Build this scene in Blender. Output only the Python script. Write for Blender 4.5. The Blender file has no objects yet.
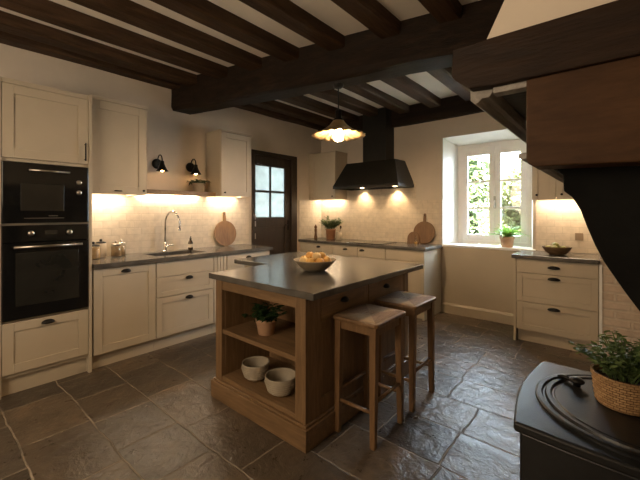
import bpy, bmesh, math, random
from mathutils import Vector, Matrix, noise
random.seed(7)
S = bpy.context.scene
COL = S.collection
PI = math.pi

# ------------------------------------------------------------------ camera
cam_d = bpy.data.cameras.new('camera')
cam = bpy.data.objects.new('camera', cam_d)
COL.objects.link(cam)
cam.location = (0, 0, 1.37)
cam.rotation_euler = (PI / 2, 0, math.radians(40.3))
cam_d.sensor_width = 36
cam_d.lens = 348 / 640 * 36
cam_d.shift_y = -28 / 640
cam_d.clip_start = 0.05
S.camera = cam

# ------------------------------------------------------------------ world, exposure
W = bpy.data.worlds.new('sky')
S.world = W
W.use_nodes = True
bg = W.node_tree.nodes['Background']
bg.inputs[0].default_value = (0.70, 0.85, 1.0, 1)
bg.inputs[1].default_value = 26.0
S.view_settings.view_transform = 'Standard'
S.view_settings.look = 'None'
S.view_settings.exposure = 0.85
S.view_settings.gamma = 1
S.view_settings.use_curve_mapping = False
S.cycles.sample_clamp_indirect = 4.0
S.cycles.max_bounces = 8
S.cycles.caustics_reflective = False
S.cycles.caustics_refractive = False
WARM = (1.0, 0.78, 0.54)
STRIP_W = 5.0          # watts per metre of LED strip


def area(name, loc, sx, sy, power, col, rot=(0, 0, 0), portal=False, parent=None, spread=PI):
    d = bpy.data.lights.new(name, 'AREA')
    d.shape = 'RECTANGLE'
    d.size, d.size_y = sx, sy
    d.energy = power
    d.color = col
    d.spread = spread
    if portal:
        d.cycles.is_portal = True
    o = bpy.data.objects.new(name, d)
    COL.objects.link(o)
    o.location = loc
    o.rotation_euler = rot
    if parent:
        o.parent = parent
    return o


# added fill light behind the camera, standing in for the room's other lighting
for lx, ly, lz, le in ((-1.7, -1.6, 1.85, 80),):
    ld = bpy.data.lights.new('fill_lamp', 'POINT')
    ld.energy = le
    ld.color = (1.0, .80, .58)
    ld.shadow_soft_size = .7
    lo = bpy.data.objects.new('fill_lamp', ld)
    COL.objects.link(lo)
    lo.location = (lx, ly, lz)
# daylight portals in the window openings (they only guide the sky's own light)
area('window_portal', (-1.25, 5.16, 1.6), 0.9, 1.4, 1, (1, 1, 1), (-PI / 2, 0, 0), True)


# the sun, added behind the house: bounce off the garden brightens the ceiling
sd = bpy.data.lights.new('sun', 'SUN')
sd.energy = 340
sd.color = (1.0, .95, .86)
sd.angle = math.radians(2)
so = bpy.data.objects.new('sun', sd)
COL.objects.link(so)
so.rotation_euler = (math.radians(38), 0, math.radians(12))

# ------------------------------------------------------------------ materials
def nt(name):
    m = bpy.data.materials.new(name)
    m.use_nodes = True
    t = m.node_tree
    return m, t, t.nodes['Principled BSDF']


def node(t, typ, **kw):
    n = t.nodes.new(typ)
    for k, v in kw.items():
        setattr(n, k, v)
    return n


def coords(t, scale=(1, 1, 1), rot=(0, 0, 0), kind='Object'):
    tc = node(t, 'ShaderNodeTexCoord')
    mp = node(t, 'ShaderNodeMapping')
    mp.inputs['Scale'].default_value = scale
    mp.inputs['Rotation'].default_value = rot
    t.links.new(tc.outputs[kind], mp.inputs[0])
    return mp.outputs[0]


def nz(t, vec, scale, detail=4, rough=.55, dist=0):
    n = node(t, 'ShaderNodeTexNoise')
    n.inputs['Scale'].default_value = scale
    n.inputs['Detail'].default_value = detail
    n.inputs['Roughness'].default_value = rough
    n.inputs['Distortion'].default_value = dist
    t.links.new(vec, n.inputs['Vector'])
    return n.outputs['Fac']


def ramp(t, fac, stops):
    r = node(t, 'ShaderNodeValToRGB')
    el = r.color_ramp.elements
    while len(el) < len(stops):
        el.new(0.5)
    for e, (p, c) in zip(el, stops):
        e.position = p
        e.color = (c[0], c[1], c[2], 1)
    t.links.new(fac, r.inputs[0])
    return r.outputs[0]


def mix(t, a, b, fac, mode='MIX'):
    m = node(t, 'ShaderNodeMix', data_type='RGBA', blend_type=mode)
    for s, v in ((0, fac), (6, a), (7, b)):
        if hasattr(v, 'links'):
            t.links.new(v, m.inputs[s])
        elif s == 0:
            m.inputs[0].default_value = v
        else:
            m.inputs[s].default_value = (v[0], v[1], v[2], 1)
    return m.outputs[2]


def bump(t, b, h, strength=.3, dist=.01):
    n = node(t, 'ShaderNodeBump')
    n.inputs['Strength'].default_value = strength
    n.inputs['Distance'].default_value = dist
    t.links.new(h, n.inputs['Height'])
    t.links.new(n.outputs[0], b.inputs['Normal'])
    return n


def simple(name, col, rough=.5, metal=0, var=.12, nscale=6, bmp=0, coat=0, spec=.5):
    m, t, b = nt(name)
    v = coords(t)
    f = nz(t, v, nscale)
    lo = [c * (1 - var) for c in col]
    hi = [min(1, c * (1 + var)) for c in col]
    t.links.new(ramp(t, f, [(.3, lo), (.7, hi)]), b.inputs['Base Color'])
    b.inputs['Roughness'].default_value = rough
    b.inputs['Metallic'].default_value = metal
    b.inputs['Coat Weight'].default_value = coat
    b.inputs['Specular IOR Level'].default_value = spec
    if bmp:
        bump(t, b, nz(t, v, nscale * 6), bmp, .004)
    return m


def wood(name, c0, c1, c2, grain=(1, 14, 14), rough=.5, bmp=.25, scale=3.0, dist=.012, spec=.5):
    m, t, b = nt(name)
    v = coords(t, grain)
    f = nz(t, v, scale, 6, .6, .6)
    f2 = nz(t, v, scale * 4, 4, .6)
    big = nz(t, coords(t), 1.7, 2)
    a = ramp(t, f, [(.25, c0), (.5, c1), (.75, c2)])
    k = ramp(t, f2, [(.35, (.62, .62, .62)), (.65, (1, 1, 1))])
    a = mix(t, a, k, .5, 'MULTIPLY')
    k2 = ramp(t, big, [(.3, (.75, .75, .75)), (.7, (1.1, 1.08, 1.05))])
    a = mix(t, a, k2, .6, 'MULTIPLY')
    t.links.new(a, b.inputs['Base Color'])
    b.inputs['Roughness'].default_value = rough
    b.inputs['Specular IOR Level'].default_value = spec
    bump(t, b, f2, bmp, dist)
    return m


def emit(name, col, strength):
    m, t, b = nt(name)
    b.inputs['Base Color'].default_value = (*col, 1)
    b.inputs['Emission Color'].default_value = (*col, 1)
    b.inputs['Emission Strength'].default_value = strength
    return m


def clear_glass(name, tint=(1, 1, 1), frost=0.0, refl=.06):
    m, t, b = nt(name)
    out = t.nodes['Material Output']
    tr = node(t, 'ShaderNodeBsdfTransparent')
    tr.inputs[0].default_value = (*tint, 1)
    gl = node(t, 'ShaderNodeBsdfGlossy')
    gl.inputs['Roughness'].default_value = .03
    base = tr.outputs[0]
    if frost:
        tl = node(t, 'ShaderNodeBsdfTranslucent')
        v = coords(t)
        t.links.new(ramp(t, nz(t, v, 9), [(.3, [c * .8 for c in tint]), (.7, tint)]), tl.inputs[0])
        mx = node(t, 'ShaderNodeMixShader')
        mx.inputs[0].default_value = frost
        t.links.new(base, mx.inputs[1])
        t.links.new(tl.outputs[0], mx.inputs[2])
        base = mx.outputs[0]
    mx = node(t, 'ShaderNodeMixShader')
    mx.inputs[0].default_value = refl
    t.links.new(base, mx.inputs[1])
    t.links.new(gl.outputs[0], mx.inputs[2])
    t.links.new(mx.outputs[0], out.inputs[0])
    return m


def leaf(name, c0, c1, rough=.45):
    m, t, b = nt(name)
    v = coords(t)
    t.links.new(ramp(t, nz(t, v, 22, 2), [(.3, c0), (.7, c1)]), b.inputs['Base Color'])
    b.inputs['Roughness'].default_value = rough
    out = t.nodes['Material Output']
    tl = node(t, 'ShaderNodeBsdfTranslucent')
    tl.inputs[0].default_value = (c1[0] * 1.3, c1[1] * 1.3, c1[2], 1)
    mx = node(t, 'ShaderNodeMixShader')
    mx.inputs[0].default_value = .3
    t.links.new(b.outputs[0], mx.inputs[1])
    t.links.new(tl.outputs[0], mx.inputs[2])
    t.links.new(mx.outputs[0], out.inputs[0])
    return m


def tile_mat(name, axes, c0, c1, mortar, bw, bh, msize=.004, rough=.32, bmp=.35, wob=.25, offs=.5):
    """small wall tiles / bricks; axes = which object axes are (across, up)"""
    m, t, b = nt(name)
    tc = node(t, 'ShaderNodeTexCoord')
    sp = node(t, 'ShaderNodeSeparateXYZ')
    cb = node(t, 'ShaderNodeCombineXYZ')
    t.links.new(tc.outputs['Object'], sp.inputs[0])
    t.links.new(sp.outputs[axes[0]], cb.inputs[0])
    t.links.new(sp.outputs[axes[1]], cb.inputs[1])
    br = node(t, 'ShaderNodeTexBrick')
    br.offset = offs
    br.inputs['Scale'].default_value = 1
    br.inputs['Brick Width'].default_value = bw
    br.inputs['Row Height'].default_value = bh
    br.inputs['Mortar Size'].default_value = msize
    br.inputs['Mortar Smooth'].default_value = .4
    br.inputs['Color1'].default_value = (*c0, 1)
    br.inputs['Color2'].default_value = (*c1, 1)
    br.inputs['Mortar'].default_value = (*mortar, 1)
    t.links.new(cb.outputs[0], br.inputs['Vector'])
    n = nz(t, tc.outputs['Object'], 18, 4)
    k = ramp(t, n, [(.3, (.8, .8, .8)), (.7, (1.05, 1.05, 1.05))])
    t.links.new(mix(t, br.outputs['Color'], k, .7, 'MULTIPLY'), b.inputs['Base Color'])
    b.inputs['Roughness'].default_value = rough
    inv = node(t, 'ShaderNodeMath', operation='SUBTRACT')
    inv.inputs[0].default_value = 1
    t.links.new(br.outputs['Fac'], inv.inputs[1])
    ad = node(t, 'ShaderNodeMath', operation='MULTIPLY_ADD')
    n2 = nz(t, tc.outputs['Object'], 12, 3)
    t.links.new(n2, ad.inputs[0])
    ad.inputs[1].default_value = wob * 4
    t.links.new(inv.outputs[0], ad.inputs[2])
    bump(t, b, ad.outputs[0], bmp, .006)
    return m


def slate_floor():
    m, t, b = nt('slate_flagstones')
    tc = node(t, 'ShaderNodeTexCoord')
    # slightly wobbly joints
    wv = node(t, 'ShaderNodeTexNoise')
    wv.inputs['Scale'].default_value = 5
    wv.inputs['Detail'].default_value = 3
    t.links.new(tc.outputs['Object'], wv.inputs['Vector'])
    sub = node(t, 'ShaderNodeVectorMath', operation='SUBTRACT')
    t.links.new(wv.outputs['Color'], sub.inputs[0])
    sub.inputs[1].default_value = (.5, .5, .5)
    sc = node(t, 'ShaderNodeVectorMath', operation='SCALE')
    sc.inputs['Scale'].default_value = .035
    t.links.new(sub.outputs[0], sc.inputs[0])
    ad = node(t, 'ShaderNodeVectorMath', operation='ADD')
    t.links.new(tc.outputs['Object'], ad.inputs[0])
    t.links.new(sc.outputs[0], ad.inputs[1])
    off = node(t, 'ShaderNodeVectorMath', operation='ADD')
    off.inputs[1].default_value = (10.24, 8.95, 0)
    t.links.new(ad.outputs[0], off.inputs[0])
    br = node(t, 'ShaderNodeTexBrick')
    br.offset = .42
    br.offset_frequency = 2
    br.squash = .72
    br.squash_frequency = 3
    br.inputs['Scale'].default_value = 1
    br.inputs['Brick Width'].default_value = .56
    br.inputs['Row Height'].default_value = .36
    br.inputs['Mortar Size'].default_value = .0065
    br.inputs['Mortar Smooth'].default_value = .5
    br.inputs['Color1'].default_value = (0, 0, 0, 1)
    br.inputs['Color2'].default_value = (1, 1, 1, 1)
    br.inputs['Mortar'].default_value = (.5, .5, .5, 1)
    t.links.new(off.outputs[0], br.inputs['Vector'])
    slab = ramp(t, br.outputs['Color'], [(0, FLOOR0), (.35, FLOOR1), (.7, FLOOR2), (1, FLOOR3)])
    n1 = nz(t, tc.outputs['Object'], 3.2, 8, .65, .8)
    n2 = nz(t, tc.outputs['Object'], 14, 8, .7, .5)
    k = ramp(t, n1, [(.28, (.50, .48, .46)), (.52, (1, 1, 1)), (.78, (1.75, 1.6, 1.4))])
    a = mix(t, slab, k, .8, 'MULTIPLY')
    k = ramp(t, n2, [(.3, (.6, .6, .6)), (.7, (1.25, 1.22, 1.18))])
    a = mix(t, a, k, .7, 'MULTIPLY')
    gj = ramp(t, nz(t, tc.outputs['Object'], 6, 3), [(.35, (.14, .115, .088)), (.65, (.32, .265, .20))])
    a = mix(t, a, gj, br.outputs['Fac'])
    t.links.new(a, b.inputs['Base Color'])
    r = ramp(t, n2, [(.3, (.24,) * 3), (.7, (.42,) * 3)])
    r2 = mix(t, r, (.8, .8, .8), br.outputs['Fac'])
    t.links.new(r2, b.inputs['Roughness'])
    b.inputs['Specular IOR Level'].default_value = .5
    # riven surface
    h = node(t, 'ShaderNodeMath', operation='MULTIPLY_ADD')
    t.links.new(nz(t, tc.outputs['Object'], 8.5, 6, .62, .4), h.inputs[0])
    h.inputs[1].default_value = 1.5
    inv = node(t, 'ShaderNodeMath', operation='SUBTRACT')
    inv.inputs[0].default_value = 1
    t.links.new(br.outputs['Fac'], inv.inputs[1])
    t.links.new(inv.outputs[0], h.inputs[2])
    bump(t, b, h.outputs[0], .6, .014)
    return m


FLOOR0 = (.052, .041, .031)
FLOOR1 = (.105, .080, .056)
FLOOR2 = (.075, .061, .047)
FLOOR3 = (.160, .120, .082)
M = {}
M['cream'] = simple('cream_paint', (.47, .405, .305), .42, var=.05, nscale=2.5, bmp=.02)
M['cream_back'] = M['cream']
M['plaster'] = simple('lime_plaster', (.60, .53, .44), .9, var=.10, nscale=1.6, bmp=.12)
M['ceiling'] = simple('ceiling_plaster', (.85, .80, .71), .9, var=.06, nscale=3, bmp=.1)
M['white'] = simple('white_reveal_paint', (.86, .85, .82), .6, var=.04, nscale=3, bmp=.04)
M['beam'] = wood('dark_hewn_timber', (.008, .0045, .0026), (.018, .010, .0052), (.036, .0195, .010), (1.2, 9, 9), .66, .5, 2.2, spec=.22)
M['joist'] = wood('dark_joist_timber', (.025, .0138, .007), (.056, .031, .0155), (.098, .056, .028), (9, 1.0, 9), .66, .45, 2.2, spec=.22)
M['mantel'] = wood('brown_mantel_timber', (.010, .0047, .0021), (.019, .009, .0038), (.031, .015, .0062), (1.6, 9, 9), .6, .3, 2.6, spec=.2)
M['lintel'] = wood('reddish_lintel_timber', (.036, .0165, .0064), (.057, .0265, .0102), (.078, .038, .0155), (2, 9, 9), .6, .2, 2.4, spec=.2)
M['moulding'] = wood('worn_lit_timber', (.20, .185, .165), (.31, .29, .26), (.42, .39, .355), (9, 1.2, 9), .55, .4, 3)  # worn grey timber, paled to paint daylight onto the mouldings
M['oak'] = wood('oak', (.155, .090, .042), (.225, .135, .065), (.30, .188, .098), (12, 12, 1.2), .42, .12, 2.4, .006)
M['oak_y'] = wood('oak_along', (.155, .090, .042), (.225, .135, .065), (.30, .188, .098), (12, 1.2, 12), .42, .12, 2.4, .006)
M['oak_x'] = wood('oak_across', (.155, .090, .042), (.225, .135, .065), (.30, .188, .098), (1.2, 12, 12), .42, .12, 2.4, .006)
M['stool'] = wood('stool_oak', (.155, .083, .036), (.22, .122, .054), (.29, .170, .080), (12, 12, 1.2), .40, .12, 2.4, .006)
M['stone'] = simple('dark_worktop_stone', (.092, .084, .073), .21, var=.3, nscale=9, bmp=.02)
M['tile_left'] = tile_mat('cream_tiles_left', (1, 2), (.65, .565, .45), (.71, .62, .50), (.59, .51, .40), .15, .075, .0035)
M['tile_back'] = tile_mat('cream_tiles_back', (0, 2), (.62, .53, .41), (.68, .585, .46), (.55, .47, .36), .15, .075, .0035)
M['brick'] = tile_mat('whitewashed_brick', (0, 2), (.56, .45, .35), (.63, .52, .41), (.62, .53, .43), .23, .078, .012, .85, .9, .5)
M['floor'] = slate_floor()
M['black'] = simple('black_iron', (.012, .011, .010), .45, .6, var=.2, nscale=20)
M['hood'] = simple('black_hood_metal', (.017, .016, .013), .42, .3, var=.2, nscale=5)
M['stovem'] = simple('cast_iron', (.009, .0095, .010), .40, .1, var=.25, nscale=30, bmp=.12)
M['soot'] = simple('sooty_stone', (.0055, .0055, .005), .9, var=.3, nscale=12, bmp=.2, spec=.12)
M['gloss_black'] = simple('black_glass', (.006, .006, .006), .08, var=.1)
M['oven_glass'] = simple('oven_window_glass', (.018, .017, .014), .06, var=.3, nscale=4)
M['micro_glass'] = simple('microwave_window_glass', (.022, .020, .016), .12, var=.15, nscale=4)
M['steel'] = simple('brushed_steel', (.50, .45, .40), .28, 1, var=.06)
M['dull_metal'] = simple('dull_bronze_metal', (.30, .22, .15), .5, .5, var=.06)
M['chrome'] = simple('chrome', (.62, .60, .57), .12, 1, var=.03)
M['brass'] = simple('aged_brass', (.70, .50, .27), .36, .85, var=.25, nscale=14)
M['doorwood'] = wood('dark_door_wood', (.018, .011, .007), (.03, .018, .011), (.045, .028, .017), (9, 9, 1.2), .45, .2, 2.4)
M['board'] = wood('warm_board_wood', (.19, .095, .036), (.28, .15, .06), (.37, .21, .09), (9, 9, 1.3), .5, .1, 2.6, .004)
M['board2'] = wood('dark_board_wood', (.12, .058, .022), (.19, .095, .037), (.26, .14, .058), (9, 9, 1.3), .5, .1, 2.6, .004)
M['terracotta'] = simple('terracotta', (.50, .31, .19), .75, var=.12, nscale=8, bmp=.08)
M['clay_pink'] = simple('copper_clay', (.40, .19, .10), .6, var=.12, nscale=8)
M['ceramic'] = simple('stoneware', (.40, .335, .245), .5, var=.14, nscale=10, bmp=.05)
M['ceramic_rib'] = simple('ribbed_stoneware', (.36, .305, .225), .55, var=.14, nscale=10, bmp=.05)
M['bowl_dark'] = simple('grey_stoneware', (.25, .205, .14), .45, var=.15, nscale=10, bmp=.05)
M['wood_bowl'] = wood('woven_brown_bowl', (.10, .055, .022), (.17, .10, .043), (.23, .145, .067), (3, 3, 14), .6, .4, 4)
M['soil'] = simple('soil', (.03, .02, .013), .95, var=.3, nscale=40, bmp=.3)
M['rush'] = wood('woven_rush', (.17, .095, .040), (.24, .14, .064), (.31, .19, .09), (22, 3, 22), .7, .6, 3)
M['rush_x'] = wood('woven_rush_across', (.28, .19, .10), (.38, .27, .155), (.47, .35, .21), (3, 22, 22), .7, .6, 3)
M['glass'] = clear_glass('window_glass')
M['jar_glass'] = clear_glass('jar_glass', (.93, .93, .90), 0, .12)
M['frost'] = clear_glass('frosted_glass', (.20, .205, .19), .9, .06)
M['pasta'] = simple('dry_goods', (.50, .31, .13), .7, var=.3, nscale=60)
M['grain'] = simple('brown_grain', (.26, .165, .075), .8, var=.3, nscale=60)
M['white_china'] = simple('white_ceramic', (.66, .58, .47), .35, var=.04)
M['fruit'] = simple('yellow_fruit', (.74, .44, .12), .45, var=.18, nscale=12)
M['fruit_o'] = simple('orange_fruit', (.74, .40, .11), .45, var=.18, nscale=12)
M['fruit_p'] = simple('pale_fruit', (.78, .58, .27), .45, var=.14, nscale=12)
M['pear'] = simple('green_pear', (.27, .26, .07), .5, var=.25, nscale=14)
M['amber'] = simple('amber_bottle', (.045, .028, .014), .15, var=.2)
M['label'] = simple('paper_label', (.6, .53, .42), .7, var=.05)
M['leaf_dark'] = leaf('dark_leaf', (.012, .032, .010), (.040, .085, .026))
M['leaf_mid'] = leaf('mid_leaf', (.06, .105, .035), (.20, .28, .10))
M['leaf_bright'] = leaf('bright_leaf', (.10, .22, .04), (.24, .42, .09))
M['leaf_grey'] = leaf('herb_leaf', (.05, .085, .035), (.13, .18, .08))
M['tree_green'] = leaf('tree_leaf', (.045, .07, .032), (.08, .108, .055))
M['tree_yellow'] = leaf('sunny_tree_leaf', (.075, .09, .04), (.125, .14, .07))
M['bark'] = simple('bark', (.10, .075, .05), .9, var=.3, nscale=14, bmp=.3)
M['bounce_ground'] = simple('pale_bounce_ground', (.46, .43, .36), .9, var=.3, nscale=8, bmp=.3)  # ground colour made pale to bounce daylight up onto the ceiling
M['bulb'] = emit('warm_filament_bulb', (1.0, .67, .37), 330)
M['bulb_small'] = emit('warm_small_bulb', (1.0, .52, .19), 22)
M['led'] = emit('led_diffuser', (1.0, .74, .44), 6)


def wicker_mat():
    m, t, b = nt('woven_wicker')
    tc = node(t, 'ShaderNodeTexCoord')
    # cylindrical unwrap: angle * radius across, height up
    sp = node(t, 'ShaderNodeSeparateXYZ')
    t.links.new(tc.outputs['Object'], sp.inputs[0])
    at = node(t, 'ShaderNodeMath', operation='ARCTAN2')
    t.links.new(sp.outputs[1], at.inputs[0])
    t.links.new(sp.outputs[0], at.inputs[1])
    ml = node(t, 'ShaderNodeMath', operation='MULTIPLY')
    t.links.new(at.outputs[0], ml.inputs[0])
    ml.inputs[1].default_value = .09
    cb = node(t, 'ShaderNodeCombineXYZ')
    t.links.new(ml.outputs[0], cb.inputs[0])
    t.links.new(sp.outputs[2], cb.inputs[1])
    br = node(t, 'ShaderNodeTexBrick')
    br.inputs['Scale'].default_value = 1
    br.inputs['Brick Width'].default_value = .019
    br.inputs['Row Height'].default_value = .0095
    br.inputs['Mortar Size'].default_value = .0013
    br.inputs['Mortar Smooth'].default_value = 1
    br.inputs['Color1'].default_value = (.36, .20, .085, 1)
    br.inputs['Color2'].default_value = (.52, .32, .15, 1)
    br.inputs['Mortar'].default_value = (.16, .08, .03, 1)
    t.links.new(cb.outputs[0], br.inputs['Vector'])
    t.links.new(br.outputs['Color'], b.inputs['Base Color'])
    inv = node(t, 'ShaderNodeMath', operation='SUBTRACT')
    inv.inputs[0].default_value = 1
    t.links.new(br.outputs['Fac'], inv.inputs[1])
    bump(t, b, inv.outputs[0], .9, .006)
    b.inputs['Roughness'].default_value = .65
    return m


M['wicker'] = wicker_mat()


# ------------------------------------------------------------------ mesh builder
class MB:
    def __init__(s):
        s.bm = bmesh.new()

    def box(s, x0, x1, y0, y1, z0, z1, mtx=None):
        vs = []
        for x in (x0, x1):
            for y in (y0, y1):
                for z in (z0, z1):
                    p = Vector((x, y, z))
                    vs.append(s.bm.verts.new(mtx @ p if mtx else p))
        a = vs
        for f in ((0, 1, 3, 2), (4, 6, 7, 5), (0, 4, 5, 1), (2, 3, 7, 6), (0, 2, 6, 4), (1, 5, 7, 3)):
            s.bm.faces.new([a[i] for i in f])
        return s

    def ring(s, pts):
        return [s.bm.verts.new(p) for p in pts]

    def skin(s, rings, closed=True, cap0=True, cap1=True):
        n = len(rings[0])
        for a, b in zip(rings, rings[1:]):
            for i in range(n if closed else n - 1):
                j = (i + 1) % n
                s.bm.faces.new((a[i], a[j], b[j], b[i]))
        if cap0:
            s.bm.faces.new(list(reversed(rings[0])))
        if cap1:
            s.bm.faces.new(rings[-1])
        return s

    def cyl(s, p0, p1, r0, r1=None, seg=16):
        return s.tube([p0, p1], [r0, r0 if r1 is None else r1], seg)

    def tube(s, pts, r, seg=10):
        pts = [Vector(p) for p in pts]
        rs = r if isinstance(r, (list, tuple)) else [r] * len(pts)
        rings = []
        up = None
        for i, p in enumerate(pts):
            d = (pts[min(i + 1, len(pts) - 1)] - pts[max(i - 1, 0)]).normalized()
            if up is None:
                up = Vector((0, 0, 1)) if abs(d.z) < .9 else Vector((1, 0, 0))
            u = d.cross(up).normalized()
            v = u.cross(d).normalized()
            up = v
            rings.append(s.ring([p + (u * math.cos(a) + v * math.sin(a)) * rs[i]
                                 for a in [2 * PI * k / seg for k in range(seg)]]))
        return s.skin(rings)

    def lathe(s, prof, seg=32, c=(0, 0, 0), wob=None, cap0=False, cap1=False):
        """prof: list of (r, z); r==0 is closed to a small cap"""
        rings = []
        for r, z in prof:
            pts = []
            for k in range(seg):
                a = 2 * PI * k / seg
                rr = max(r, 1e-4) * (1 + (wob(a, r, z) if wob else 0))
                pts.append((c[0] + rr * math.cos(a), c[1] + rr * math.sin(a), c[2] + z))
            rings.append(s.ring(pts))
        return s.skin(rings, True, cap0, cap1)

    def prism(s, poly, axis, a0, a1):
        """extrude a 2D outline; axis 'x': poly in (y,z); 'y': (x,z); 'z': (x,y)"""
        def P(u, v, w):
            return {'x': (w, u, v), 'y': (u, w, v), 'z': (u, v, w)}[axis]
        r0 = s.ring([P(u, v, a0) for u, v in poly])
        r1 = s.ring([P(u, v, a1) for u, v in poly])
        s.skin([r0, r1])
        return s

    def sphere(s, c, r, seg=16, rings=10, sc=(1, 1, 1)):
        prof = []
        for i in range(rings + 1):
            a = -PI / 2 + PI * i / rings
            prof.append((max(math.cos(a), .001), math.sin(a)))
        rs = []
        for rr, z in prof:
            rs.append(s.ring([(c[0] + r * sc[0] * rr * math.cos(2 * PI * k / seg),
                               c[1] + r * sc[1] * rr * math.sin(2 * PI * k / seg),
                               c[2] + r * sc[2] * z) for k in range(seg)]))
        return s.skin(rs)

    def leaf(s, base, d, up, L, w, bend=0, seg=4):
        d = Vector(d).normalized()
        side = d.cross(Vector(up))
        if side.length < 1e-3:
            side = Vector((1, 0, 0))
        side.normalize()
        nrm = side.cross(d).normalized()
        prev = None
        p = Vector(base)
        for i in range(seg + 1):
            f = i / seg
            ww = w * math.sin(PI * (.08 + .92 * f) ** .8) if i < seg else 0.0005
            ww = max(ww, .0005)
            q = p + d * (L * f) + nrm * (-bend * L * f * f)
            cur = (s.bm.verts.new(q - side * ww), s.bm.verts.new(q - nrm * ww * .35), s.bm.verts.new(q + side * ww))
            if prev:
                s.bm.faces.new((prev[0], prev[1], cur[1], cur[0]))
                s.bm.faces.new((prev[1], prev[2], cur[2], cur[1]))
            prev = cur
        return s

    def build(s, name, mat, parent=None, smooth=False, bevel=0, loc=None, rot=None, subdiv=0, seg=2):
        bmesh.ops.recalc_face_normals(s.bm, faces=s.bm.faces)
        me = bpy.data.meshes.new(name)
        s.bm.to_mesh(me)
        s.bm.free()
        me.materials.append(mat)
        o = bpy.data.objects.new(name, me)
        COL.objects.link(o)
        if smooth:
            for p in me.polygons:
                p.use_smooth = True
        if bevel:
            b = o.modifiers.new('bevel', 'BEVEL')
            b.width = bevel
            b.segments = seg
            b.limit_method = 'ANGLE'
            b.angle_limit = math.radians(40)
        if subdiv:
            b = o.modifiers.new('subdiv', 'SUBSURF')
            b.levels = b.render_levels = subdiv
        if loc is not None:
            o.location = loc
        if rot is not None:
            o.rotation_euler = rot
        if parent:
            o.parent = parent
        return o


def tag(o, label, cat, group=None, kind=None):
    o['label'] = label
    o['category'] = cat
    if group:
        o['group'] = group
    if kind:
        o['kind'] = kind
    return o


def thing(name, label, cat, loc=(0, 0, 0), rot=0, group=None, kind=None):
    o = bpy.data.objects.new(name, None)
    o.empty_display_size = .1
    COL.objects.link(o)
    o.location = loc
    o.rotation_euler = (0, 0, rot)
    return tag(o, label, cat, group, kind)


def struct(o):
    o['kind'] = 'structure'
    return o


def dup(root, loc=None, rot=None, label=None, scale=None):
    r = root.copy()
    COL.objects.link(r)
    if loc is not None:
        r.location = loc
    if rot is not None:
        r.rotation_euler = (0, 0, rot)
    if label:
        r['label'] = label
    if scale:
        r.scale = scale
    for ch in list(root.children):
        c = ch.copy()
        COL.objects.link(c)
        c.parent = r
        for g in list(ch.children):
            d = g.copy()
            COL.objects.link(d)
            d.parent = c
    return r


# ------------------------------------------------------------------ room shell
XL, YB, XR, YR, ZC = -4.0, 4.75, 0.78, -2.0, 2.91
WX0, WX1, WZ0, WZ1 = -1.81, -0.74, 0.93, 2.39          # window opening in the room face
DY0, DY1, DZ = 3.19, 4.12, 2.275                         # door opening

o = MB().box(XL - .6, XR + .3, YR - .3, YB + .62, -.12, 0).build('floor', M['floor']); struct(o)
o = MB().box(XL - .6, XR + .3, YR - .3, YB + .62, ZC, ZC + .12).build('ceiling', M['ceiling']); struct(o)
w = MB()
w.box(XL - .3, XL, YR - .3, DY0, 0, ZC).box(XL - .3, XL, DY1, YB, 0, ZC).box(XL - .3, XL, DY0, DY1, DZ, ZC)
struct(w.build('wall_left', M['plaster']))
# back wall: solid piers and the splayed window opening
w = MB()
T = .6
w.box(XL - .3, WX0 - .0, YB, YB + T, 0, ZC).box(WX1, XR + .3, YB, YB + T, 0, ZC)
w.box(WX0, WX1, YB, YB + T, 0, WZ0 - .03).box(WX0, WX1, YB, YB + T, WZ1, ZC)
struct(w.build('wall_back', M['plaster']))
struct(MB().box(XR, XR + .3, YR, YB, 0, ZC).build('wall_right', M['plaster']))
w = MB()
w.box(XL - .3, XR + .3, YR - .3, YR, 0, ZC)
struct(w.build('wall_rear', M['plaster']))

# splayed white reveal of window 1 (lining inside the opening)
YF = 5.05
r = MB()
r.prism([(WX0, YB - .001), (WX0 + .105, YF), (WX0, YF)], 'z', WZ0, WZ1)
r.prism([(WX1, YB - .001), (WX1, YF), (WX1 - .06, YF)], 'z', WZ0, WZ1)
r.prism([(YB - .001, WZ1), (YF, WZ1), (YF, WZ1 - .085)], 'x', WX0, WX1)
struct(r.build('trim_1', M['white']))

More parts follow.
